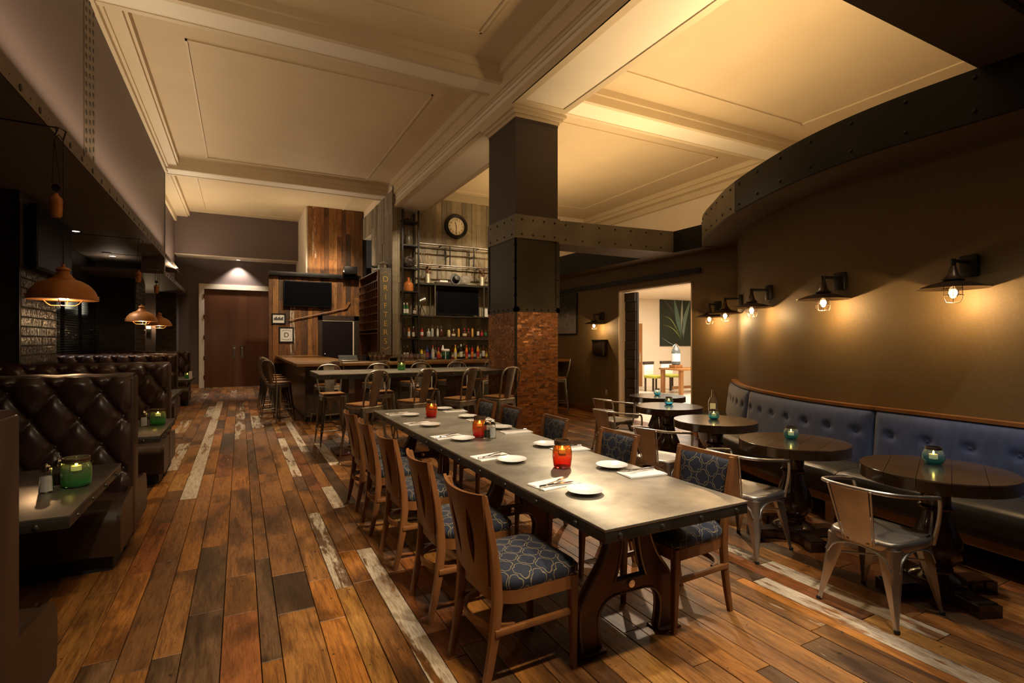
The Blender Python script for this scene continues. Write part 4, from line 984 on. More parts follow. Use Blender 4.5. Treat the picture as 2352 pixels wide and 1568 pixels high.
row((928,936,945),13.56,1.09,[('tall','dark brown','white','clear'),('tall','dark brown','white','clear'),('flask','dark brown','red','dark brown')],'%s from left at the foot of the ladder shelves',1.05)
spec2 = [('square','red','white','red',.95),('squat','clear',None,'pale gold'),('wine','clear',None,'clear',.95),('tall','clear','white','white',.85),('flask','dark brown',None,'clear',1.15),('square','pale gold','cream','black',.95),('squat','dark brown','cream','clear'),('tall','honey',None,'black',.88),('squat','dark brown','cream','red',1.15),('squat','dark brown',None,'red',1.1),('tall','honey',None,'black',.93),('wine','dark brown','white','black'),('square','dark brown','red','dark brown',1.),('square','dark brown','green','dark brown',1.)]
row((969,984.5,993,1005,1013.5,1031,1041.5,1053.5,1067,1076,1085,1098,1106.5,1115.5),13.56,1.69,spec2,'%s from left on the shelf under the television')
sp3 = [('tall','orange','cream','orange',1.2),('wine','yellow','white','black',1.),('square','honey','yellow','black',1.2),('wine','blue','red','blue',1.1),('square','purple','blue','blue',1.),('wine','clear','white','red',1.15),('square','white','black','white',1.2),('flask','amber','red','red',1.2),('wine','red','cream','red',1.15),('tall','white','white','white',1.12),('square','dark green','green','white',1.3),('square','dark green','white','black',1.3),('tall','red','cream','dark brown',1.05),('tall','yellow','white','orange',1.1),
       ('wine','black','yellow','white',1.1),('wine','black','white','white',1.25),('tall','dark brown','cream','white',1.22),('tall','orange','red','red',1.1),('flask','blue','white','white',1.15),('tall','red','orange','black',1.1),('square','blue','white','blue',1.1),('tall','honey','red','black',1.2),('wine','pale gold','white','black',1.2),('tall','dark brown','white','black',1.25),('wine','amber','yellow','black',1.1)]
us3 = [962+i*6.45 for i in range(25)]
for i, (u, q) in enumerate(zip(us3, sp3)):
    if i in (9,10,11): continue
    Y = 13.42 if i%2 else 13.60; bottle((pY(u,780,Y)[0],Y,1.09), *q[:4], '%s from the left on the back counter' % ORD[i], q[4])
# tap head
tx = pY(1024,790,13.34)[0]
tp = thing('beer_tap_tower', 'white beer tap head with dark green handles standing among the bar bottles', 'beer tap', (tx,13.38,1.09))
part('tap_body', MB().bbox(-.10,.12,-.03,.03,.20,.27,.02).lathe([(.05,.24),(.03,.30),(.015,.36),(0,.38)],14,T(-.07)).tube([(0,0,0),(0,0,.2)],.02,10), M['ceramic'], tp)
for x in (-.055,.055): part('tap_handle', MB().bbox(x-.042,x+.042,-.040,.02,.005,.195,.012), bmat((.01,.06,.035),False), tp)
# ================================================================ BACK-BAR ORNAMENTS, SIGN, WINE RACK
ck = thing('wall_clock', 'round black-rimmed wall clock with cream face on the stone-tiled bar wall', 'clock', (5.389,TY-.004,4.79))
Rk = .345
part('clock_rim', MB().lathe([(Rk*.71,.038),(Rk*.72,.085),(Rk*.78,.10),(Rk*.84,.080),(Rk*.90,.088),(Rk*.985,.065),(Rk,.02),(Rk*.97,.0)],40,T(rx=radians(90))), M['blackiron'], ck)
part('clock_face', MB().lathe([(0,.042),(Rk*.72,.042),(Rk*.72,.036),(0,.036)],40,T(rx=radians(90))), M['clockface'], ck)
for h in range(1,13):
    a = 2*pi*h/12; o = link('numeral', text_mesh('numeral', str(h), .085, M['ink'], .001), ck, (sin(a)*Rk*.55,-.044,cos(a)*Rk*.55), (radians(90),0,0))
part('hour_hand', MB().box(-.008,.008,-.050,-.047,-.02,.13,T(ry=radians(-15))), M['ink'], ck); part('minute_hand', MB().box(-.006,.006,-.054,-.051,-.03,.19,T(ry=radians(180))), M['ink'], ck)
def can_vase(x, z, label):
    t = thing('can_vase', label, 'vase', (x,13.55,z)); pr = []
    for i in range(13): pr += [(.062,i*.021),(.066,i*.021+.010)]
    part('ribbed_can', MB().lathe(pr,18), mottled('tin_can',(.50,.44,.30),(.58,.51,.36),.4,.4,scale=4), t)
    dg = MB(); 
    for i in range(16):
        a = RN.uniform(0,2*pi); r = RN.uniform(.05,.22); h = RN.uniform(.45,.78); p = Vector((r*cos(a),r*sin(a)*.4,h)); dg.tube([(0,0,.1),p*.55+Vector((0,0,.05)),p],[.003,.003,.002],4)
        dg.tube([p*.82+Vector((0,0,.03)),p,p+Vector((0,0,.07))],[.003,.011,.002],5)
    part('dried_stems', dg, mottled('dried_grass',(.16,.09,.03),(.26,.16,.06),.8,scale=9), t, kind='stuff')
    fl = MB()
    for i in range(6):
        a = RN.uniform(0,6.28); fl.lathe([(0,-.03),(.03,-.02),(.035,.0),(.02,.03),(0,.035)],8,T(.06*cos(a),.04*sin(a),.30+.05*i*.6))
    part('dried_flowers', fl, Mat('dried_flower',(.10,.030,.016),.8).m, t)
can_vase(pY(983,646,13.55)[0],3.12,'left ribbed tin vase of dried grasses above the bar television')
can_vase(pY(1107,655,13.55)[0],3.12,'right ribbed tin vase of dried grasses above the bar television, beside the column')
ty_ = thing('serving_tray', 'brown wooden tray with stacked paper under the pipe rails', 'tray', (pY(1017,648,13.55)[0],13.55,3.12))
part('tray_base', MB().bbox(-.22,.22,-.1,.1,0,.055,.01), M['darkframe'], ty_)
part('paper_stack', MB().box(-.10,.12,-.07,.07,.055,.10), M['paper'], ty_)
hat = single('bowler_hat', MB().lathe([(.0,.0),(.145,.004),(.165,.012),(.160,.018),(.105,.016),(.10,.05),(.095,.10),(.07,.135),(0,.145)],22,T(0,-.02,.150,rx=radians(72))), M['blackiron'], 'dark felt hat leaning on the shelf over the bar television', 'hat', None, (pY(1046,646,13.6)[0],13.6,3.12))
ov = thing('oval_plaque', 'small dark plaque with pale script on a stand beside the hat', 'sign', (pY(1069,648,13.6)[0],13.58,3.12))
pp = [((.165+.012*cos(8*a))*cos(a), .17+(.115+.008*cos(8*a))*sin(a)) for a in [2*pi*i/48 for i in range(48)]]
part('plaque_board', MB().prism(pp,-.012,.012,'y'), M['signgrey'], ov); part('easel', MB().tube([(-.05,-.02,0),(0,.02,.16)],.006,5).tube([(.05,-.02,0),(0,.02,.16)],.006,5).tube([(0,.06,0),(0,.02,.2)],.006,5), M['blackiron'], ov)
sc_ = MB()
for k in range(4):
    w_ = (.09,.12,.11,.07)[k]; sc_.tube([(x_, -.014, .235-k*.04+.006*sin(x_*160)) for x_ in [-w_+2*w_*i/26 for i in range(27)]],.0035,4)
part('script_lines', sc_, M['paper'], ov)
sl_ = thing('shelf_spotlight', 'small pale metal spotlight lamp on a tripod beside the television', 'lamp', (pY(966,722,13.56)[0],13.5,2.25))
part('tripod', MB().tube([(0,0,.28),(-.10,-.06,0)],.01,6).tube([(0,0,.28),(.10,-.06,0)],.01,6).tube([(0,0,.28),(0,.10,0)],.01,6), M['blackiron'], sl_)
part('lamp_head', MB().lathe([(.0,-.11),(.05,-.10),(.06,-.02),(.085,.09),(.08,.095),(0,.08)],18,T(.02,0,.40,ry=radians(72))), M['galv'], sl_)
cd = single('menu_card', MB().box(-.075,.075,-.004,.004,0,.24,T(rx=radians(-8))), M['paper'], 'small cream printed card standing beside the bar television near the column', 'card', None, (pY(1115,722,13.45)[0],13.45,2.25))
# ladder-shelf ornaments
lx = (LX0+LX1)/2
bw = thing('pinecone_bowl', 'glass bowl of pine cones on the top ladder shelf', 'bowl', (lx-.05,13.57,4.72)); part('bowl', MB().lathe([(.05,0),(.06,.004),(.14,.09),(.136,.092),(.05,.012),(0,.010)],20), M['glass'], bw)
for i in range(6):
    a = i*1.05; part('pine_cone', MB().lathe([(0,-.04),(.025,-.025),(.034,0),(.022,.03),(0,.042)],8,T(.06*cos(a),.06*sin(a),.06+.015*(i%3),rx=a)), M['rust'], bw)
single('stoneware_bottle', MB().lathe([(.085,0),(.092,.01),(.092,.22),(.075,.28),(.032,.315),(.030,.42),(.034,.43),(0,.43)],20), mottled('stoneware',(.075,.058,.032),(.13,.10,.055),.4,scale=5), 'tall olive stoneware bottle on the second ladder shelf', 'bottle', None, (lx+.0,13.57,4.09))
sb_ = MB()
for i in range(26):
    ax = Vector((RN.uniform(-1,1),RN.uniform(-1,1),RN.uniform(-1,1))).normalized(); q = ax.orthogonal().normalized(); w2 = ax.cross(q)
    sb_.tube([(q*cos(a)+w2*sin(a))*.155+Vector((0,0,.165)) for a in [2*pi*j/18 for j in range(18)]],.008,4,closed=True)
single('twig_ball', sb_, M['darkframe'], 'dark woven twig ball on the third ladder shelf', 'ornament', None, (lx,13.57,3.49))
single('amber_decanter', MB().lathe([(.11,0),(.125,.01),(.125,.19),(.10,.235),(.038,.27),(.034,.37),(.05,.385),(0,.385)],20), bmat(*CL['amber']), 'wide amber glass decanter on the fourth ladder shelf', 'decanter', None, (lx,13.57,2.88))
# DRIFTERS sign, wine rack
WRX0 = 3.13; M['rackwood'] = mottled('rack_wood', (.115,.045,.018), (.16,.065,.026), .5, scale=6)
wr = thing('wine_rack', 'tall dark wooden wine rack with square cubbies beside the grey pier', 'wine rack', (WRX0,13.53,1.15))
rk = MB(); rk.box(0,.36,0,.03,0,2.25).box(0,.36,2.33,2.36,0,2.25).box(.32,.36,.03,2.33,0,2.25); part('rack_case', rk, M['rackwood'], wr)
zs = [0,.62,.72,.93,1.14,1.35,1.56,1.77,1.98,2.23]
for z in zs: part('rack_shelf', MB().box(0,.32,.03,2.33,z,z+.022), M['chairwood'] if z in (.62,) else M['rackwood'], wr)
for i in range(1,10):
    y = .03+i*.23; part('rack_divider', MB().box(0,.32,y-.009,y+.009,.742,1.98), M['rackwood'], wr)
k = 0
for j, (y, z) in enumerate(((.145,.75),(.375,.75),(.145,.96),(1.295,.96),(.605,1.17),(1.065,1.17),(1.525,1.38),(.605,.75),(1.065,.75),(1.525,.75),(1.755,1.17))):
    tb_ = thing('wine_bottle', 'dark wine bottle lying in the wine rack, %s counted from the sign' % ORD[j], 'bottle', (WRX0+.02,13.53+y,1.15+z+.042), 0, 'wine bottles in the rack')
    part('bottle_body', MB().lathe(BP['wine'],12,T(.30,0,0,ry=radians(-90))), M['blackiron'], tb_)
for j, (y, z) in enumerate(((.15,2.00),(.40,2.00))):
    bottle((WRX0+.10,13.53+y,1.15+z), 'wine','black','white','black','standing %s from the sign in the upper wine rack cubby' % ORD[j], .8)
sg = thing('bar_sign', 'tall grey vertical sign with gold letters spelling DRIFTERS', 'sign', (3.32,13.50,1.21))
part('sign_board', MB().bbox(-.15,.15,-.012,.012,0,2.25,.003,seg=1), M['signgrey'], sg)
for i, ch in enumerate('DRIFTERS'): link('sign_letter', text_mesh('sign_letter', ch, .205, M['gold'], .003), sg, (0,-.016,1.95-i*.228), (radians(90),0,0))
for z, d in ((2.12,1),(.17,-1)):
    pts = [(x_, -.016, z+d*(.035*exp(-(x_/.022)**2)-.03*abs(x_/.10)**2)) for x_ in [-.10+.2*i/24 for i in range(25)]]
    part('sign_flourish', MB().tube(pts,.0055,5), M['gold'], sg)
for z in (.06,.75,1.5,2.19):
    for x in (-.13,.13): part('sign_screw', MB().lathe([(.009,0),(0,.004)],8,T(x,-.012,z,rx=radians(90))), M['ink'], sg)
pt = thing('succulent_pot', 'small white pot with a succulent on top of the wine rack', 'plant', (3.17,14.05,3.41)); part('pot', MB().lathe([(.05,0),(.075,.09),(.07,.09),(.06,.07),(0,.07)],16), M['ceramic'], pt)
lf = MB()
for i in range(14):
    a = i*2.4; r = .03+.05*i/14; lf.tube([(0,0,.08),(r*cos(a),r*sin(a),.13),(1.6*r*cos(a),1.6*r*sin(a),.17)],[.006,.012,.002],5)
part('leaves', lf, Mat('succulent',(.03,.06,.025),.6).m, pt)
single('stew_pot', MB().lathe([(.08,0),(.13,.02),(.135,.14),(.125,.15),(.135,.155),(.06,.175),(0,.18)],20).tube([(-.15,0,.1),(-.15,0,.17),(0,0,.24),(.15,0,.17),(.15,0,.1)],.008,6), M['gun'], 'metal lidded pot on top of the DRIFTERS sign', 'pot', None, (3.32,13.72,3.41))
single('black_speaker', MB().bbox(-.20,.20,-.15,.15,0,.24,.01), M['blackiron'], 'black box speaker at the right end of the black beam', 'speaker', None, (3.05,16.9,3.66))
# wall frames, stick, door on barn wall
def frame(name, label, cat, x0, x1, z0, z1, y, fmat, w_=.035):
    t = thing(name, label, cat, ((x0+x1)/2,y,(z0+z1)/2)); a, b = (x1-x0)/2, (z1-z0)/2; m_ = MB()
    m_.box(-a,a,-.025,0,-b,-b+w_).box(-a,a,-.025,0,b-w_,b).box(-a,-a+w_,-.025,0,-b+w_,b-w_).box(a-w_,a,-.025,0,-b+w_,b-w_); part('frame', m_, fmat, t)
    part('print', MB().box(-a+w_,a-w_,-.012,0,-b+w_,b-w_), M['paper'], t); return t, a-w_, b-w_
f1, a, b = frame('team_photograph', 'small framed black-and-white group photograph on the barn-board wall', 'picture', .83,1.212,2.087,2.406,WY-.005, M['blackiron'])
for i in range(9): part('printed_figure', MB().box(-.13+i*.029,-.106+i*.029,-.014,-.012,-.05,.02+.02*((i*7)%3)), M['ink'], f1)
f2, a, b = frame('emblem_print', 'framed white print with a letter D emblem on the barn-board wall', 'picture', 1.031,1.442,1.53,2.0,WY-.005, M['blackiron'])
link('printed_letter', text_mesh('printed_letter','D',.20,M['ink'],.001), f2, (0,-.014,-.01),(radians(90),0,0))
for z, d in ((.12,1),(-.13,-1)): part('printed_scroll', MB().tube([(x_,-.013,z+d*.02*cos(x_*14)) for x_ in [-.13+.26*i/16 for i in range(17)]],.005,4), M['ink'], f2)
hk = [(1.313,WY-.05,2.20),(2.957,WY-.05,2.605),(3.02,WY-.05,2.70),(3.07,WY-.05,2.83)]
ho = thing('hockey_stick', 'old wooden hockey stick mounted slanting on the barn-board wall', 'hockey stick', (1.313,WY-.05,2.20))
part('shaft', MB().tube([(0,0,0),(1.60,0,.395)],.017,6), M['bench'], ho); part('blade', MB().add([(1.58,-.012,.36),(1.70,-.012,.42),(1.80,-.012,.60),(1.73,-.012,.63),(1.64,-.012,.47),(1.57,-.012,.425),(1.58,.012,.36),(1.70,.012,.42),(1.80,.012,.60),(1.73,.012,.63),(1.64,.012,.47),(1.57,.012,.425)],[(0,1,2,3,4,5),(11,10,9,8,7,6)]+[(i,(i+1)%6,6+(i+1)%6,6+i) for i in range(6)]), M['bench'], ho)
d2 = struct('door_2', MB().box(2.26,3.20,WY-.03,WY-.005,0,2.21), M['darkdoor'])
part('door_casing', MB().box(2.14,2.26,WY-.06,WY-.005,0,2.37).box(3.22,3.37,WY-.06,WY-.005,0,2.37).box(2.14,3.37,WY-.06,WY-.005,2.23,2.37), M['darkframe'], d2)
part('door_stop', MB().box(2.26,3.22,WY-.045,WY-.028,2.20,2.23).box(3.18,3.22,WY-.045,WY-.028,0,2.23), M['cream'], d2)
part('door_knob', MB().lathe([(.02,0),(.024,.03),(0,.045)],10,T(2.34,WY-.03,1.17,rx=radians(90))), M['chrome'], d2)
# bar-top objects
po = thing('cash_register', 'grey point-of-sale terminal on the oak bar top', 'cash register', (1.95,11.00,BT), .1)
part('register_base', MB().bbox(-.17,.17,-.14,.14,0,.03,.01), M['gun'], po); part('register_screen', MB().bbox(-.19,.19,-.012,.012,.0,.15,.006,T(0,-.02,.0,rx=radians(-35))), mottled('pos_grey',(.10,.12,.12),(.14,.16,.16),.4), po)
gm = MB().lathe([(.030,0),(.034,.003),(.040,.14),(.038,.14),(.032,.008),(0,.006)],12).mesh('tumbler', M['glass'])
wg = MB().lathe([(.034,0),(.033,.003),(.004,.008),(.004,.08),(.030,.11),(.038,.15),(.030,.19),(.029,.19),(.036,.15),(.028,.112),(0,.088)],14).mesh('wine_glass', M['glass'])
for i in range(16):
    single('tumbler', gm, None, 'upturned clear tumbler, %s from the left in the %s row on the bar' % (ORD[i%8], 'front' if i < 8 else 'back'), 'glass', 'clear tumblers on the bar by the sign', (2.95+(i%8)*.095,11.05+(i//8)*.10,BT))
for i in range(8):
    single('wine_glass', wg, None, 'clear stemmed glass, %s from the left in the %s row on the bar' % (ORD[i%4], 'front' if i < 4 else 'back'), 'glass', 'stemmed glasses on the bar', (2.42+(i%4)*.09,11.03+(i//4)*.10,BT))
for i in range(5): single('glass_dish', MB().lathe([(.05,0),(.07,.004),(.10,.02),(.097,.02),(.05,.006),(0,.006)],16).mesh('glass_dish',M['glass']) if i == 0 else bpy.data.meshes['glass_dish'], None, 'small clear dish, %s from the bottom of the stack on the bar' % ORD[i], 'dish', 'stack of clear dishes on the bar', (2.84,10.86,BT+.014*i))
# ================================================================ CURVED BANQUETTE
def offs(line, d):
    n = len(line); out = []
    for i in range(n):
        a, b = line[max(i-1,0)], line[min(i+1,n-1)]; t = Vector((b[0]-a[0],b[1]-a[1])).normalized(); out.append((line[i][0]-t.y*d, line[i][1]+t.x*d))
    return out
def arcparam(line):
    s = [0.]
    for a, b in zip(line, line[1:]): s.append(s[-1]+sqrt((b[0]-a[0])**2+(b[1]-a[1])**2))
    return s
WF = [(p.x,p.y) for p in catmull([(a,b,0) for a,b in WPTS], 14)]; SA = arcparam(WF)
def at_s(s):
    import bisect
    i = min(max(bisect.bisect_right(SA,s)-1,0),len(SA)-2); f = (s-SA[i])/(SA[i+1]-SA[i]); a, b = WF[i], WF[i+1]
    t = Vector((b[0]-a[0],b[1]-a[1])).normalized(); i2 = min(i+2,len(WF)-1); t2 = Vector((WF[i2][0]-b[0],WF[i2][1]-b[1])); t = (t*(1-f)+(t2.normalized() if t2.length > 0 else t)*f).normalized()
    return Vector((a[0]+(b[0]-a[0])*f, a[1]+(b[1]-a[1])*f)), Vector((-t.y,t.x)), math.atan2(t.y,t.x)
def s_of(y): return min(range(len(WF)), key=lambda i: abs(WF[i][1]-y)) and SA[min(range(len(WF)), key=lambda i: abs(WF[i][1]-y))]
sD = [s_of(-.6), s_of(.85), s_of(2.65), s_of(4.42), SA[-1]-.10]
def bpt(s, d, z): p, n, a = at_s(s); return (p.x+n.x*d, p.y+n.y*d, z)
names = ['blue velvet banquette section nearest the camera, cut by the right edge','long blue velvet banquette section behind the two nearest round tables','blue velvet banquette section on the bend behind the third round table','short blue velvet banquette section wrapping to the doorway wall']
btn = MB().lathe([(.022,0),(.024,.004),(.016,.012),(0,.014)],12,T(rx=radians(90))).mesh('button', M['velvet'])
for k in range(4):
    s0, s1 = sD[k]+.004, sD[k+1]-.004; c = bpt((s0+s1)/2,.3,0); t = thing('banquette', names[k], 'banquette', c, 0, 'blue velvet banquette sections')
    mv = Matrix.Translation((-c[0],-c[1],0)); nu = 28; L = s1-s0; nb = max(3, int(round(L/.28)))
    bs_ = [s0+(i+.5)*L/nb for i in range(nb)]
    def back(u, v):
        s = s0+L*u; z = .44+.50*v; e = min(u*L, (1-u)*L, v*.5+.06, (1-v)*.5)
        d = .075+.055*(1-v)+.045*(1-exp(-e/.035))
        for q in bs_: d -= .034*exp(-(((s-q)/.035)**2+((z-.745)/.032)**2))
        return bpt(s, d, z)
    part('back_cushion', MB().slab(back, lambda u,v: bpt(s0+L*u,.03,.44+.50*v), nu*2, 24, mv), M['velvet'], t, 60)
    for q in bs_:
        p, n, a = at_s(q); pos = bpt(q,.075+.055*(1-(.745-.44)/.5)+.012,.745); link('button', btn, t, (pos[0]-c[0],pos[1]-c[1],pos[2]), (0,0,a+pi))
    def seat(u, v):                       # section profile of the seat cushion around the front
        pr = [(.10,.462),(.40,.470),(.56,.462),(.605,.440),(.615,.40),(.60,.27),(.585,.235)]
        f = v*(len(pr)-1); i = min(int(f),len(pr)-2); g_ = f-i; d = pr[i][0]*(1-g_)+pr[i+1][0]*g_; z = pr[i][1]*(1-g_)+pr[i+1][1]*g_
        e = min(u,1-u)*L; z -= .018*exp(-e/.02) if v < .6 else 0; return bpt(s0+L*u, d, z)
    part('seat_cushion', MB().slab(seat, lambda u,v: bpt(s0+L*u, .10+.46*v, .235), nu, 18, mv), M['blackvinyl'], t, 50)
    part('top_rail', MB().slab(lambda u,v: bpt(s0+L*u,.005+.085*v,.972), lambda u,v: bpt(s0+L*u,.005+.085*v,.945), nu, 1, mv), M['bench'], t)
    part('base_rail', MB().slab(lambda u,v: bpt(s0+L*u,.575,.165+.068*v), lambda u,v: bpt(s0+L*u,.545,.165+.068*v), nu, 1, mv), M['bench'], t)
    for f in ((.03,.97) if k < 3 else (.05,.5,.95)):
        p, n, a = at_s(s0+L*f); q = bpt(s0+L*f,.555,0); part('bench_leg', MB().box(-.03,.03,-.035,.02,0,.165,T(q[0]-c[0],q[1]-c[1],0,a+pi)), M['bench'], t)
    part('back_panel', MB().slab(lambda u,v: bpt(s0+L*u,.10,.02+.2*v), lambda u,v: bpt(s0+L*u,.08,.02+.2*v), nu, 1, mv), M['plinth'], t)
# ================================================================ ROUND PEDESTAL TABLES
def round_table():
    t = thing('round_table', 'x', 'table', group='round dark pedestal tables'); R_ = .40; zt = .76
    cuts = [-R_,-.235,-.075,.085,.245,R_]
    for a, b in zip(cuts, cuts[1:]):
        a2, b2 = a+.0012, b-.0012; pts = []
        n = 14
        ys = [a2+(b2-a2)*i/n for i in range(n+1)]
        pts = [(sqrt(max(R_*R_-y*y,0)),y) for y in ys]+[(-sqrt(max(R_*R_-y*y,0)),y) for y in ys[::-1]]
        pts = [p for i, p in enumerate(pts) if i == 0 or (abs(p[0]-pts[i-1][0])+abs(p[1]-pts[i-1][1])) > 1e-5]
        k = len(pts); mb = MB(); vs = []
        for sc, z in ((1,.685),(1,.752),(.991,.759),(.985,.76)): vs += [(x*sc,y if sc == 1 else y,z) for x, y in pts]
        mb.add(vs, [(i*k+j,i*k+(j+1)%k,(i+1)*k+(j+1)%k,(i+1)*k+j) for i in range(3) for j in range(k)]+[tuple(range(k-1,-1,-1)),tuple(3*k+j for j in range(k))])
        part('top_plank', mb, M['ebonytop'], t, 30)
    part('pedestal', MB().lathe([(.15,.684),(.15,.672),(.10,.655),(.085,.63),(.078,.60),(.078,.545),(.085,.538),(.092,.528),(.085,.518),(.072,.508),(.075,.47),(.10,.40),(.128,.33),(.138,.275),(.130,.225),(.10,.185),(.078,.165),(.085,.155),(.085,.130),(.13,.105),(.14,.095),(.14,.088)][::-1],32), M['ebony'], t)
    ft = MB()
    for i in range(4):
        poly = [(.0,.10),(.15,.105),(.19,.085),(.31,.075),(.335,.06),(.335,.0),(.25,.0),(.235,.012),(.15,.02),(.0,.02)]
        pts = [(0,-.095),(.12,-.092),(.19,-.060),(.27,-.062),(.34,-.070),(.34,.070),(.27,.062),(.19,.060),(.12,.092),(0,.095)]
        ft.prism([(x,y) for x,y in pts],.012,.062,'z',T(rz=pi/4+i*pi/2)); ft.prism([(x*.96,y*.9) for x,y in pts],.062,.076,'z',T(rz=pi/4+i*pi/2)); ft.box(.27,.345,-.072,.072,0,.068,T(rz=pi/4+i*pi/2))
    ft.prism([(.16*cos(a),.16*sin(a)) for a in [pi/8+i*pi/4 for i in range(8)]],.074,.092,'z'); part('cross_foot', ft, M['ebony'], t)
    return t
rt = round_table(); used = [False]
RT = [(3.86,1.69,.40),(3.93,2.69,.35),(4.27,3.77,.2),(4.70,4.86,0),(5.44,5.86,-.3)]
lab = ['round dark pedestal table nearest the camera with a blue candle jar','second round dark pedestal table along the banquette','third round dark pedestal table along the banquette','fourth round dark pedestal table, just in front of the lobby doorway','farthest round dark pedestal table, inside the lobby doorway view']
for i, (x,y,a) in enumerate(RT):
    o = place(rt, used, (x,y,0), a, lab[i]); jx = (.13,.06,.04,.09,.07)[i]; jar('blue', (x+jx,y+(.07,.06,.05,.09,.07)[i],.76), 'blue glass candle jar on the %s round table from the camera' % ORD[i], (1.12,1.02,1.0,1.0,.95)[i])
ol = thing('lantern_bottle', 'pale glass lantern bottle with candle on the bench by the doorway wall', 'lantern', (6.32,5.62,.474))
part('bottle_glass', MB().lathe([(.06,0),(.065,.01),(.065,.17),(.045,.23),(.02,.26),(.018,.36),(.014,.36),(.016,.26),(.041,.228),(.061,.168),(.061,.012),(0,.01)],18), M['glass'], ol); part('candle', MB().lathe([(.04,.01),(.04,.15),(0,.15)],14), M['wax'], ol); part('handle_wire', MB().tube([(.02,0,.33),(.08,0,.27),(.085,0,.15),(.066,0,.1)],.003,5), M['wire'], ol)
# ================================================================ BARE STEEL ARMCHAIRS (face +y)
def arm_chair():
    t = thing('metal_armchair', 'x', 'chair', group='bare steel armchairs along the banquette'); W = .19
    def plan(s, z): return [(x*s,y*s,z) for x,y in smoothpoly([(0,.20),(.15,.195),(.195,.16),(.20,0),(.185,-.14),(.13,-.19),(0,-.20),(-.13,-.19),(-.185,-.14),(-.20,0),(-.195,.16),(-.15,.195),(0,.20)],4)[:-1]]
    lev = [(1.0,.40),(1.02,.425),(1.0,.445),(.95,.452),(.88,.446),(.5,.440),(0.02,.438)]; n = len(plan(1,0)); vs = []
    for s, z in lev: vs += plan(s,z)
    part('seat', MB().add(vs,[(i*n+j,i*n+(j+1)%n,(i+1)*n+(j+1)%n,(i+1)*n+j) for i in range(len(lev)-1) for j in range(n)]+[tuple(range(n-1,-1,-1)),tuple((len(lev)-1)*n+j for j in range(n))],True), M['galv'], t, 60)
    for sx in (-1,1):
        for sy in (-1,1):
            l = part('leg', taper_leg((sx*.165,sy*.165,.415),(sx*.215,sy*.225,.012),.135,.030), M['galv'], t, 50)
            part('rubber_foot', MB().lathe([(.014,0),(.015,.012),(.013,.018)],10,T(sx*.215,sy*.225,0)), M['plinth'], l)
    # arched aprons between the legs
    ap = MB()
    for k in range(4):
        n2 = 14; top = [(-.16+.32*i/n2,.425) for i in range(n2+1)]; bot = [(-.175+.35*i/n2, .30+.095*sqrt(max(0,1-(2*i/n2-1)**2))) for i in range(n2+1)]
        vs = [(x,-.190-(.425-z)*.10,z) for x,z in top]+[(x,-.190-(.425-z)*.10,z) for x,z in bot]+[(x,-.186-(.425-z)*.10,z) for x,z in top]+[(x,-.186-(.425-z)*.10,z) for x,z in bot]; q = n2+1
        fs = [(i,i+1,q+i+1,q+i) for i in range(n2)]+[(2*q+i+1,2*q+i,3*q+i,3*q+i+1) for i in range(n2)]+[(q+i,q+i+1,3*q+i+1,3*q+i) for i in range(n2)]
        ap.add(vs, fs, True, T(rz=k*pi/2)); ap.tube([(x,-.192-(.425-z)*.10,z) for x,z in bot],.005,5,T(rz=k*pi/2))
    part('apron', ap, M['galv'], t, 50)
    part('cross_brace', MB().tube([(-.18,-.185,.30),(.18,.185,.30)],.006,6).tube([(.18,-.185,.31),(-.18,.185,.31)],.006,6), M['galv'], t)
    ar = [(.198,.165,.40),(.222,.175,.55),(.235,.155,.665),(.238,.10,.685),(.235,-.05,.705),(.205,-.20,.725),(.12,-.275,.735),(0,-.295,.737)]
    a_ = [(p.x,p.y,p.z) for p in catmull(ar,5)]; a_ = a_+[(-x,y,z) for x,y,z in a_[-2::-1]]
    part('arm_hoop', MB().tube(a_,.0115,9), M['galv'], t)
    def sp(u, v): z = .41+.325*v; w_ = .075+.030*v; x = -w_+2*w_*u; return (x,-.195-.095*v-.006*(1-(2*u-1)**2),z)
    part('back_splat', MB().slab(sp, lambda u,v: (sp(u,v)[0],sp(u,v)[1]-.004,sp(u,v)[2]),6,6), M['galv'], t, 50)
    for s in (-1,1):
        part('back_stay', MB().tube([(s*.085,-.198,.41),(s*.118,-.292,.735)],.006,6), M['galv'], t)
        part('screw', MB().lathe([(.010,0),(.008,.005),(0,.006)],8,T(s*.055,-.202,.418,rx=radians(90))), M['chrome'], t)
    return t
ac = arm_chair(); used = [False]
ACS = [(3.325,1.74,-pi/2-.02),(3.40,2.70,-pi/2+.12),(3.62,3.84,-pi/2+.28),(4.06,5.05,-pi/2+.12),(4.76,6.0,-pi/2+.05)]
lab = ['bare steel armchair nearest the camera at the first round table','second bare steel armchair, partly behind the near end of the long table','third bare steel armchair, behind the patterned dining chairs','fourth bare steel armchair, in front of the doorway jamb','farthest bare steel armchair, beside the doorway of the olive wall']
for i, (x,y,a) in enumerate(ACS): place(ac, used, (x,y,0), a, lab[i])
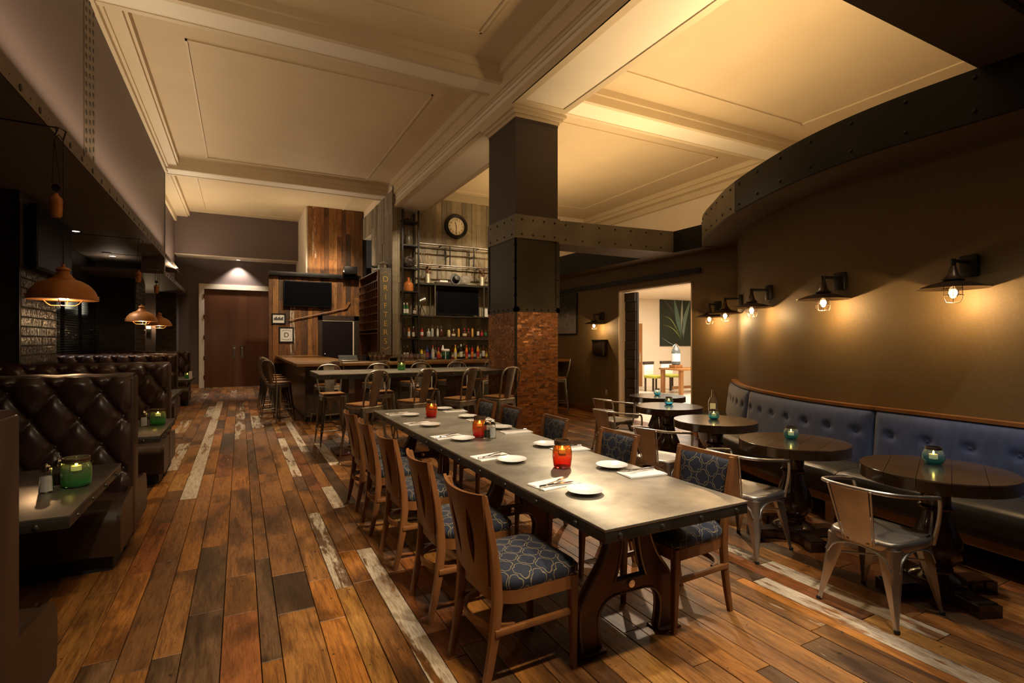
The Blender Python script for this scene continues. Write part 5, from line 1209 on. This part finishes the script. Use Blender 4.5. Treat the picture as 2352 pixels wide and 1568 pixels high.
# ================================================================ WALL SCONCES
def sconce(x, y, ang, z, label):
    """local frame: +y is out of the wall"""
    t = thing('wall_sconce', label, 'wall lamp', (x,y,z), ang, 'caged wall sconces')
    part('back_plate', MB().bbox(-.062,.062,.004,.050,-.085,.085,.012), M['blackiron'], t)
    part('arm', MB().tube([(0,.04,.03),(0,.225,.03)],.014,8).tube([(0,.225,.045),(0,.225,-.02)],.018,8), M['blackiron'], t)
    part('shade', MB().lathe([(.018,-.01),(.024,-.03),(.034,-.075),(.055,-.102),(.075,-.115),(.058,-.118),(.072,-.128),(.13,-.142),(.225,-.178),(.224,-.181),(.13,-.147),(.06,-.135),(.02,-.12)],32,T(0,.225,0)), M['bronze'], t)
    lf_ = part('bulb', MB().lathe([(.012,-.15),(.016,-.165),(.034,-.20),(.036,-.22),(.026,-.245),(0,-.255)],16,T(0,.225,0)), M['glass'], t)
    part('filament', MB().lathe([(.0,-.185),(.016,-.20),(.019,-.215),(.014,-.232),(0,-.24)],10,T(0,.225,0)), M['filament'], t)
    cg = MB()
    for k in range(6):
        a = k*pi/3; c, s = cos(a), sin(a); cg.tube([(.062*c,.225+.062*s,-.14),(.062*c,.225+.062*s,-.255),(.048*c,.225+.048*s,-.285),(.0,.225,-.290)],.0022,5)
    for zz in (-.182,-.232): cg.tube([(.063*cos(a),.225+.063*sin(a),zz) for a in [2*pi*i/20 for i in range(20)]],.0022,5,closed=True)
    part('cage', cg, M['bronze'], t)
    l = lamp('POINT', (0,0,0), 17, (1.,.62,.28), shadow_soft_size=.02); l.parent = t; l.location = (0,.225,-.262); return t
SCN = [(5.022,1.955,'nearest the camera on the curved olive wall, large at the right'),(5.148,3.009,'second from the right on the curved olive wall'),(5.571,4.075,'third from the right on the curved olive wall'),(6.322,5.092,'fourth from the right, at the end of the curved olive wall')]
for x, y, w_ in SCN:
    i = min(range(len(WF)), key=lambda i: (WF[i][0]-x)**2+(WF[i][1]-y)**2); p, n, a = at_s(SA[i]); sconce(p.x,p.y,a,2.135,'bronze caged wall sconce '+w_)
sconce(XW,6.05,pi/2,2.13,'bronze caged wall sconce on the flat wall just right of the doorway'); sconce(XW,9.16,pi/2,2.11,'bronze caged wall sconce on the olive wall left of the doorway')
# ================================================================ FLAT OLIVE WALL ITEMS
rl = thing('door_rail', 'long flat black barn-door rail bolted above the doorway', 'rail', (XW-.05,6.4,2.72)); part('rail_bar', MB().box(0,.02,0,4.6,0,.09), M['blackiron'], rl)
for i in range(6): part('standoff', MB().tube([(-.006,.2+i*.84,.045),(.05,.2+i*.84,.045)],.014,8), M['blackiron'], rl)
mbx = thing('wall_box', 'dark metal mailbox-shaped box on the olive wall under the sconce', 'mailbox', (XW,9.17,1.24)); part('box_body', MB().bbox(-.13,-.001,-.19,.19,.03,.33,.008), M['bronze'], mbx); part('box_lid', MB().bbox(-.145,-.001,-.20,.20,.33,.36,.006), M['blackiron'], mbx); part('box_hook', MB().bbox(-.10,-.02,-.16,.16,0,.03,.008), M['blackiron'], mbx)
single('wall_outlet', MB().bbox(-.008,-.001,-.035,.035,0,.115,.003), M['plaster'], 'small ivory outlet plate low on the olive wall beside the doorway', 'outlet', None, (XW,9.02,.42))
ph = thing('horse_photograph', 'large black-and-white street photograph with horses on the olive wall beside the column', 'picture', (XW-.002,10.75,1.72)); part('frame', MB().box(-.03,-.001,-.66,.66,0,.97), M['blackiron'], ph)
hm_ = Mat('photo_print', (.3,.3,.3), .5); zc = hm_.sepv(hm_.co('Object'))[2]; nn = hm_.noise(hm_.co('Object',(1,1,1)), 9, 5, .65); hm_.set('Base Color', hm_.ramp(nn*.5+zc.ss(.75,.25)*.32+.05, [(.30,(.012,.012,.012)),(.45,(.10,.10,.10)),(.62,(.34,.34,.34))]))
part('photo', MB().box(-.034,-.0302,-.63,.63,.03,.94), hm_.m, ph)
# lobby furniture seen through the doorway
pc = thing('leaf_painting', 'large dark green leaf canvas on the lobby wall', 'painting', (14.3,14.2,1.40)); part('canvas', MB().box(-1.0,1.0,-.05,-.001,0,1.77), mottled('dark_leaf_canvas',(.006,.014,.008),(.012,.024,.014),.5,scale=1.5), pc)
for pts, c, w_ in (([(-.35,1.72),(-.15,.9),(.0,.35)],(.09,.16,.12),.11),([(.05,1.72),(.02,1.0),(.06,.4)],(.30,.34,.26),.05),([(.45,1.7),(.15,.9),(.10,.3)],(.14,.2,.16),.10),([(-.98,1.1),(-.5,.95),(-.05,.35)],(.28,.33,.08),.022),([(-.9,.78),(-.4,.62),(.05,.2)],(.34,.38,.06),.020),([(-.95,.3),(-.4,.05),(.0,.02)],(.20,.24,.30),.03),([(-.9,1.7),(-.55,1.4),(-.3,1.1)],(.08,.05,.10),.03)):
    c3 = catmull([(a,0,b) for a,b in pts],8); n = len(c3); vs = []; 
    for i, p in enumerate(c3): q = w_*sin(pi*min(.97,i/(n-1)+.03)); vs += [(p.x-q,-.0515,p.z),(p.x+q,-.0515,p.z)]
    part('painted_leaf', MB().add(vs,[(2*i,2*i+1,2*i+3,2*i+2) for i in range(n-1)]), Mat('leaf_paint',c,.5).m, pc)
lt = thing('lobby_table', 'honey oak lobby table seen through the doorway', 'table', (12.1,11.7,0)); part('table_top', MB().bbox(-.75,.75,-.45,.45,.71,.76,.006), M['bench'], lt)
for sx in (-1,1):
    for sy in (-1,1): part('leg', MB().box(sx*.66-.05,sx*.66+.05,sy*.37-.05,sy*.37+.05,0,.71), M['bench'], lt)
part('stretcher', MB().box(-.62,.62,-.03,.03,.14,.22), M['bench'], lt)
for i, (x,y,a) in enumerate(((11.55,12.55,.2),(12.35,12.65,-.1))):
    lc = thing('lobby_chair', ('left' if i == 0 else 'right')+' lobby chair with pale seat and dark legs behind the oak lobby table', 'chair', (x,y,0), a+pi, 'lobby chairs')
    part('seat', MB().bbox(-.24,.24,-.24,.24,.42,.50,.02), Mat('lime_seat',(.42,.42,.06),.7).m, lc); part('backrest', MB().bbox(-.23,.23,-.27,-.21,.50,.84,.015), M['linen'], lc); part('top_rail', MB().bbox(-.25,.25,-.28,-.2,.84,.93,.01), M['darkframe'], lc)
    for sx in (-1,1):
        for sy in (-1,1): part('leg', MB().box(sx*.2-.022,sx*.2+.022,sy*.2-.022,sy*.2+.022,0,.42), M['darkframe'], lc)
dp = thing('drink_dispenser', 'tall glass dispenser with blue-white label on the oak lobby table', 'dispenser', (11.70,11.80,.76)); part('stand', MB().bbox(-.16,.16,-.12,.12,0,.10,.008), M['bench'], dp)
part('vessel', MB().lathe([(.10,.10),(.13,.12),(.13,.52),(.08,.60),(.05,.64),(.03,.70),(0,.71)],18), Mat('dispenser_glass',(.10,.12,.12),.1).m, dp); part('label_panel', MB().lathe([(.133,.20),(.133,.44)],18), Mat('dispenser_label',(.62,.70,.78),.5).m, dp); part('handle_wire', MB().tube([(-.14,0,.5),(-.17,0,.62),(0,0,.74),(.17,0,.62),(.14,0,.5)],.008,6), M['chrome'], dp)
single('display_camera', MB().bbox(-.12,.12,-.07,.07,0,.13,.01).lathe([(.05,0),(.05,.10),(0,.10)],14,T(0,-.07,.07,rx=radians(90))).bbox(-.06,.06,-.05,.05,.13,.18,.01), M['blackiron'], 'small black vintage camera on the oak lobby table', 'camera', None, (12.55,11.55,.76))
# ================================================================ BOOTHS
def tuft(px, pz, dx, dz, ox, oz):
    """diamond tufting: depth field with buttons at staggered lattice points and creases between"""
    best = 9.; u = (px-ox)/dx; v = (pz-oz)/dz
    a = (u+v/2)%1.; b = (v)%1.
    p = (u-v/2); q = (u+v/2)
    fa = abs(p-round(p)); fb = abs(q-round(q)); crease = min(fa,fb)
    iv = round(v)
    for jv in (iv-1,iv,iv+1):
        off = .5 if jv%2 else 0.; ju = round(u-off)+off; d = sqrt(((u-ju)*dx)**2+((v-jv)*dz)**2); best = min(best,d)
    return .034*(1-exp(-crease*13.))+.012*min(1.,crease*4)-.026*exp(-(best/.05)**2)
def booth_back(x0, x1, y, h, label, near_seat=True, far_seat=True, rows=4):
    t = thing('booth_bench', label, 'booth', (x1,y,0), 0, 'tufted leather booth benches'); Lx = x1-x0; th = .10
    dx, dz = .26, .193; ox = -.055; oz = .61
    nu, nv = int(Lx/.016), 56
    def fr(u, v):
        x = -Lx*u; z = .44+(h-.44)*v; e = min((1-v)*(h-.44), u*Lx); d = tuft(x,z,dx,dz,ox,oz)*min(1.,e/.05+.15)
        return (x, -th+.012-d-.02*(1-exp(-e/.02)), z-(0 if v < 1 else .0))
    part('tufted_back', MB().slab(fr, lambda u,v: (-Lx*u,-.02,.44+(h-.44)*v), nu, nv), M['leather'], t, 70)
    bt = MB().lathe([(.013,0),(.013,.004),(.008,.009),(0,.010)],10,T(rx=radians(90))).mesh('button', M['leather'])
    for j in range(-1,5):
        z = oz+j*dz
        if not .5 < z < h-.06: continue
        x = ox-(dx/2 if j%2 else 0)
        while x > -Lx+.05: link('button', bt, t, (x,-th+.016,z)); x -= dx
    tops = MB()
    def tp_(u, v): a = pi*v; return (-Lx*u+.004, -.105*cos(a)*1.0, h-.03+.045*sin(a)+.004*sin(u*Lx/dx*2*pi))
    part('top_roll', MB().slab(tp_, lambda u,v: (-Lx*u+.004,-.07*cos(pi*v),h-.04), int(Lx/.05), 10), M['leather'], t, 70)
    part('core_panel', MB().box(-Lx,-.001,-.045,.075,.10,h-.03), M['leatherside'], t); part('end_welt', MB().tube([(.004,-.075,.10),(.004,-.075,h-.03)],.008,6).tube([(.004,.085,.10),(.004,.085,h-.03)],.008,6), M['leatherside'], t)
    part('end_pad', MB().bbox(-.02,.012,-.095,.105,.10,h-.01,.010), M['leatherside'], t)
    def seat(sg, name):
        pr = [(.06,.455),(.30,.462),(.44,.455),(.52,.425),(.555,.36),(.56,.25),(.55,.13)]
        def sf(u, v):
            f = v*(len(pr)-1); i = min(int(f),len(pr)-2); g_ = f-i; d = pr[i][0]*(1-g_)+pr[i+1][0]*g_; z = pr[i][1]*(1-g_)+pr[i+1][1]*g_
            return (-Lx*u-.012, sg*d, z-.012*exp(-u*Lx/.015))
        part(name, MB().slab(sf, lambda u,v: (-Lx*u-.012, sg*(.06+.47*v), .13), 16, 18), M['leatherside'], t, 60)
        sm_ = smoothpoly([(.05,.13),(.05,.455),(.30,.462),(.44,.455),(.52,.425),(.555,.36),(.56,.25),(.55,.13)],3)
        part('seat_end', MB().prism([(sg*a,b) for a,b in sm_],-.013,.008,'x'), M['leatherside'], t)
        part('plinth', MB().box(-Lx,-.05,min(sg*.05,sg*.46),max(sg*.05,sg*.46),0,.13), M['plinth'], t)
    if near_seat: seat(-1,'seat_cushion')
    if far_seat: seat(1,'seat_cushion')
    part('plinth', MB().box(-Lx,-.04,-.08,.09,0,.10), M['plinth'], t); return t
booth_back(-2.45,-.72,2.40,1.30,'nearest booth bench, only its brown end showing at the left edge',True,True)
booth_back(-3.0,-.72,4.88,1.30,'tufted oxblood leather booth bench behind the nearest booth table',True,True)
booth_back(-3.0,-.74,7.32,1.30,'second tufted leather booth bench, just beyond the green jar table',True,True)
booth_back(-2.98,-1.10,12.1,1.31,'third tufted leather booth bench, behind the red bottle table',True,True)
booth_back(-2.98,-1.12,15.4,1.31,'farthest tufted leather booth bench near the double doors',True,False)
# booth tables
BTB = [(-.69,3.05,4.22,'nearest booth table with riveted steel top at the left edge'),(-.60,5.30,6.45,'second booth table with riveted steel top and green candle jar'),(-.86,8.75,10.4,'third booth table with a red bottle on it'),(-.93,12.9,14.1,'farthest booth table with riveted steel top, near the double doors')]
for i, (x1, y0, y1, lb) in enumerate(BTB):
    t = thing('booth_table', lb, 'table', (x1,y0,0), 0, 'steel topped booth tables'); L = y1-y0; wx = 1.65
    if i in (0,2): wx = 1.35
    part('table_top', MB().bbox(-wx,0,0,L,.746,.76,.004), M['zincdark'], t); part('table_edge', MB().bbox(-wx+.002,-.002,.002,L-.002,.70,.7455,.003), M['zincedge'], t)
    for k in range(4): link('edge_stud', pv, t, (-.002,L*(.12+.25*k),.722),(0,0,pi/2))
    for k in range(4): link('edge_stud', pv, t, (-.12-.3*k,.002,.722))
    part('pedestal', MB().tube([(-.8,L/2,.02),(-.8,L/2,.70)],.04,12).bbox(-1.05,-.55,L/2-.25,L/2+.25,0,.02,.005), M['blackiron'], t)
jar('green', (-.80,3.66,.76), 'green glass candle jar on the nearest booth table', 1.36); shaker((-.905,3.57,.76),True,'glass salt shaker on the nearest booth table',1.5); shaker((-.885,3.70,.76),False,'glass pepper shaker behind the salt on the nearest booth table',1.5)
single('napkin', MB().bbox(-.06,.06,-.11,.11,0,.008,.002), M['linen'], 'white folded napkin at the far left of the nearest booth table', 'napkin', None, (-1.20,3.80,.76), .3)
jar('green', (-.70,6.02,.76), 'green glass candle jar on the second booth table', 1.3); shaker((-.80,5.93,.76),True,'glass salt shaker on the second booth table',1.5)
single('ketchup_bottle', MB().lathe([(.030,0),(.033,.005),(.033,.11),(.022,.15),(.013,.17),(.015,.20),(0,.205)],14), bmat((.25,.015,.012),False), 'dark red bottle on the third booth table', 'bottle', None, (-.93,8.95,.76))
jar('green', (-1.02,13.35,.76), 'green glass candle jar on the farthest booth table', 1.15); single('white_card', MB().box(-.03,.03,-.002,.002,0,.16), M['paper'], 'thin white table card beside the farthest green jar', 'card', None, (-.95,13.2,.76), .5)
# ================================================================ PENDANT LAMPS WITH PULLEYS
def pendant(x, y, zr, label, top, rod):
    t = thing('pendant_lamp', label, 'pendant lamp', (x,y,zr), 0, 'rust copper pendant lamps')
    R_ = .25
    part('shade', MB().lathe([(R_,0),(R_+.004,.006),(R_*.98,.03),(R_*.90,.085),(R_*.74,.135),(R_*.52,.17),(R_*.34,.185),(R_*.33,.192),(R_*.27,.205),(R_*.19,.235),(R_*.18,.255),(R_*.22,.265),(R_*.16,.285),(R_*.06,.292),(R_*.05,.315),(0,.318)],36), M['rust'], t)
    part('shade_lining', MB().lathe([(R_-.004,.002),(R_*.96,.03),(R_*.88,.083),(R_*.72,.131),(R_*.50,.165),(R_*.2,.175),(0,.175)],36), M['rustin'], t)
    part('bulb', MB().lathe([(.015,.12),(.03,.06),(.032,.04),(.02,.01),(0,.005)],14), glow('pendant_bulb',(1.,.72,.42),7.), t)
    gd = MB()
    for a in (0,pi/2): gd.tube([(.62*R_*cos(a)*s_,.62*R_*sin(a)*s_,z_) for s_, z_ in ((-1.,.02),(-.70,-.035),(-.55,-.05),(.55,-.05),(.70,-.035),(1.,.02))],.004,6)
    part('bulb_guard', gd, M['rust'], t)
    for a in (.4,.4+pi): part('rim_knob', MB().lathe([(0,-.012),(.012,-.006),(.012,.006),(0,.012)],8,T(R_*cos(a)*.99,R_*sin(a)*.99,.035)), M['rust'], t)
    hk = top-zr
    part('cord', MB().tube([(0,0,.31),(0,0,hk-.05)],.004,5).tube([(0,0,hk-.05),(-.03,0,hk),(-.06,0,hk-.05)],.005,5).tube([(-.06,0,hk-.05),(-.075,0,1.02)],.004,5).tube([(-.06,0,hk-.06),(-.02,0,1.02)],.004,5), M['blackiron'], t)
    cw = part('counterweight', MB().lathe([(0,.72),(.03,.725),(.045,.75),(.048,.80),(.048,.86),(.05,.865),(.044,.895),(.02,.915),(.015,.935),(0,.94)],16,T(-.048,0,0)), M['rust'], t)
    part('pulley', MB().lathe([(.032,-.012),(.026,0),(.032,.012)],14,T(-.048,0,.985,rx=radians(90))), M['blackiron'], cw)
    part('hook', MB().tube([(0,0,hk-.05),(.02,0,hk+.03),(-.03,0,hk+.06),(-.06,0,hk-.02)],.007,6), M['blackiron'], t)
    part('ceiling_rod', MB().tube([(-.03,0,hk+.05),(-.05,0,hk+.055),(-rod,0,hk+.075)],.006,6).lathe([(.09,hk+.07),(.085,hk+.09),(0,hk+.09)],18,T(-rod)), M['blackiron'], t)
    l = lamp('POINT', (0,0,0), 14, (1.,.66,.34), shadow_soft_size=.03); l.parent = t; l.location = (0,0,-.02)
    return t
pendant(-1.39,5.94,1.92,'largest rust copper pendant lamp with pulley, over the second booth table',3.38,.95)
pendant(-1.62,11.76,1.93,'middle rust copper pendant lamp with pulley over the booths',3.39,.95)
pendant(-1.62,14.1,1.91,'farthest rust copper pendant lamp with pulley, near the double doors',3.39,.95)
# booth television on the tiled pier, ceiling downlights
tv_ = thing('television', 'black television hung high on the tiled pier above the booths', 'television', (-2.42,9.75,2.5)); part('tv_case', MB().bbox(-.03,.06,-.82,.82,0,.86,.01), M['tvbezel'], tv_); part('tv_screen', MB().box(.06,.064,-.78,.78,.05,.82), M['tv'], tv_); part('bracket', MB().box(-.08,-.03,-.2,.2,.3,.6), M['blackiron'], tv_)
def downlight(x, y, z, label, power=0, tgt=None):
    t = thing('downlight', label, 'downlight', (x,y,z), 0, 'recessed downlights'); part('trim_ring', MB().lathe([(.085,0),(.085,-.006),(.068,-.008),(.066,0)],20), M['soffit'], t); part('lens', MB().lathe([(.066,-.002),(0,-.003)],20), M['downglow'], t)
    if power: spot((x,y,z-.02), tgt or (x,y,0), power, WHITE, 100, .6, .04)
downlight(-2.55,11.6,ZS,'left recessed downlight glowing in the dark soffit over the booths',130); downlight(-2.55,14.6,ZS,'right recessed downlight glowing in the dark soffit over the booths',130)
downlight(-.06,20.26,4.354,'recessed downlight in the pale ledge over the double doors',300,(-.06,20.30,0))
sl2 = thing('passage_sconce', 'small glowing sconce in the passage behind the far booth', 'wall lamp', (-2.62,20.36,1.95)); part('sconce_body', MB().bbox(-.05,.05,-.04,.04,-.12,.02,.01), M['blackiron'], sl2); part('sconce_shade', MB().lathe([(.06,.02),(.075,.30),(.07,.30),(.055,.02)],16), glow('passage_shade',(1.,.66,.3),3.), sl2)
lp = lamp('POINT', (0,0,0), 14, (1.,.7,.4), shadow_soft_size=.06); lp.parent = sl2; lp.location = (0,-.12,.16)
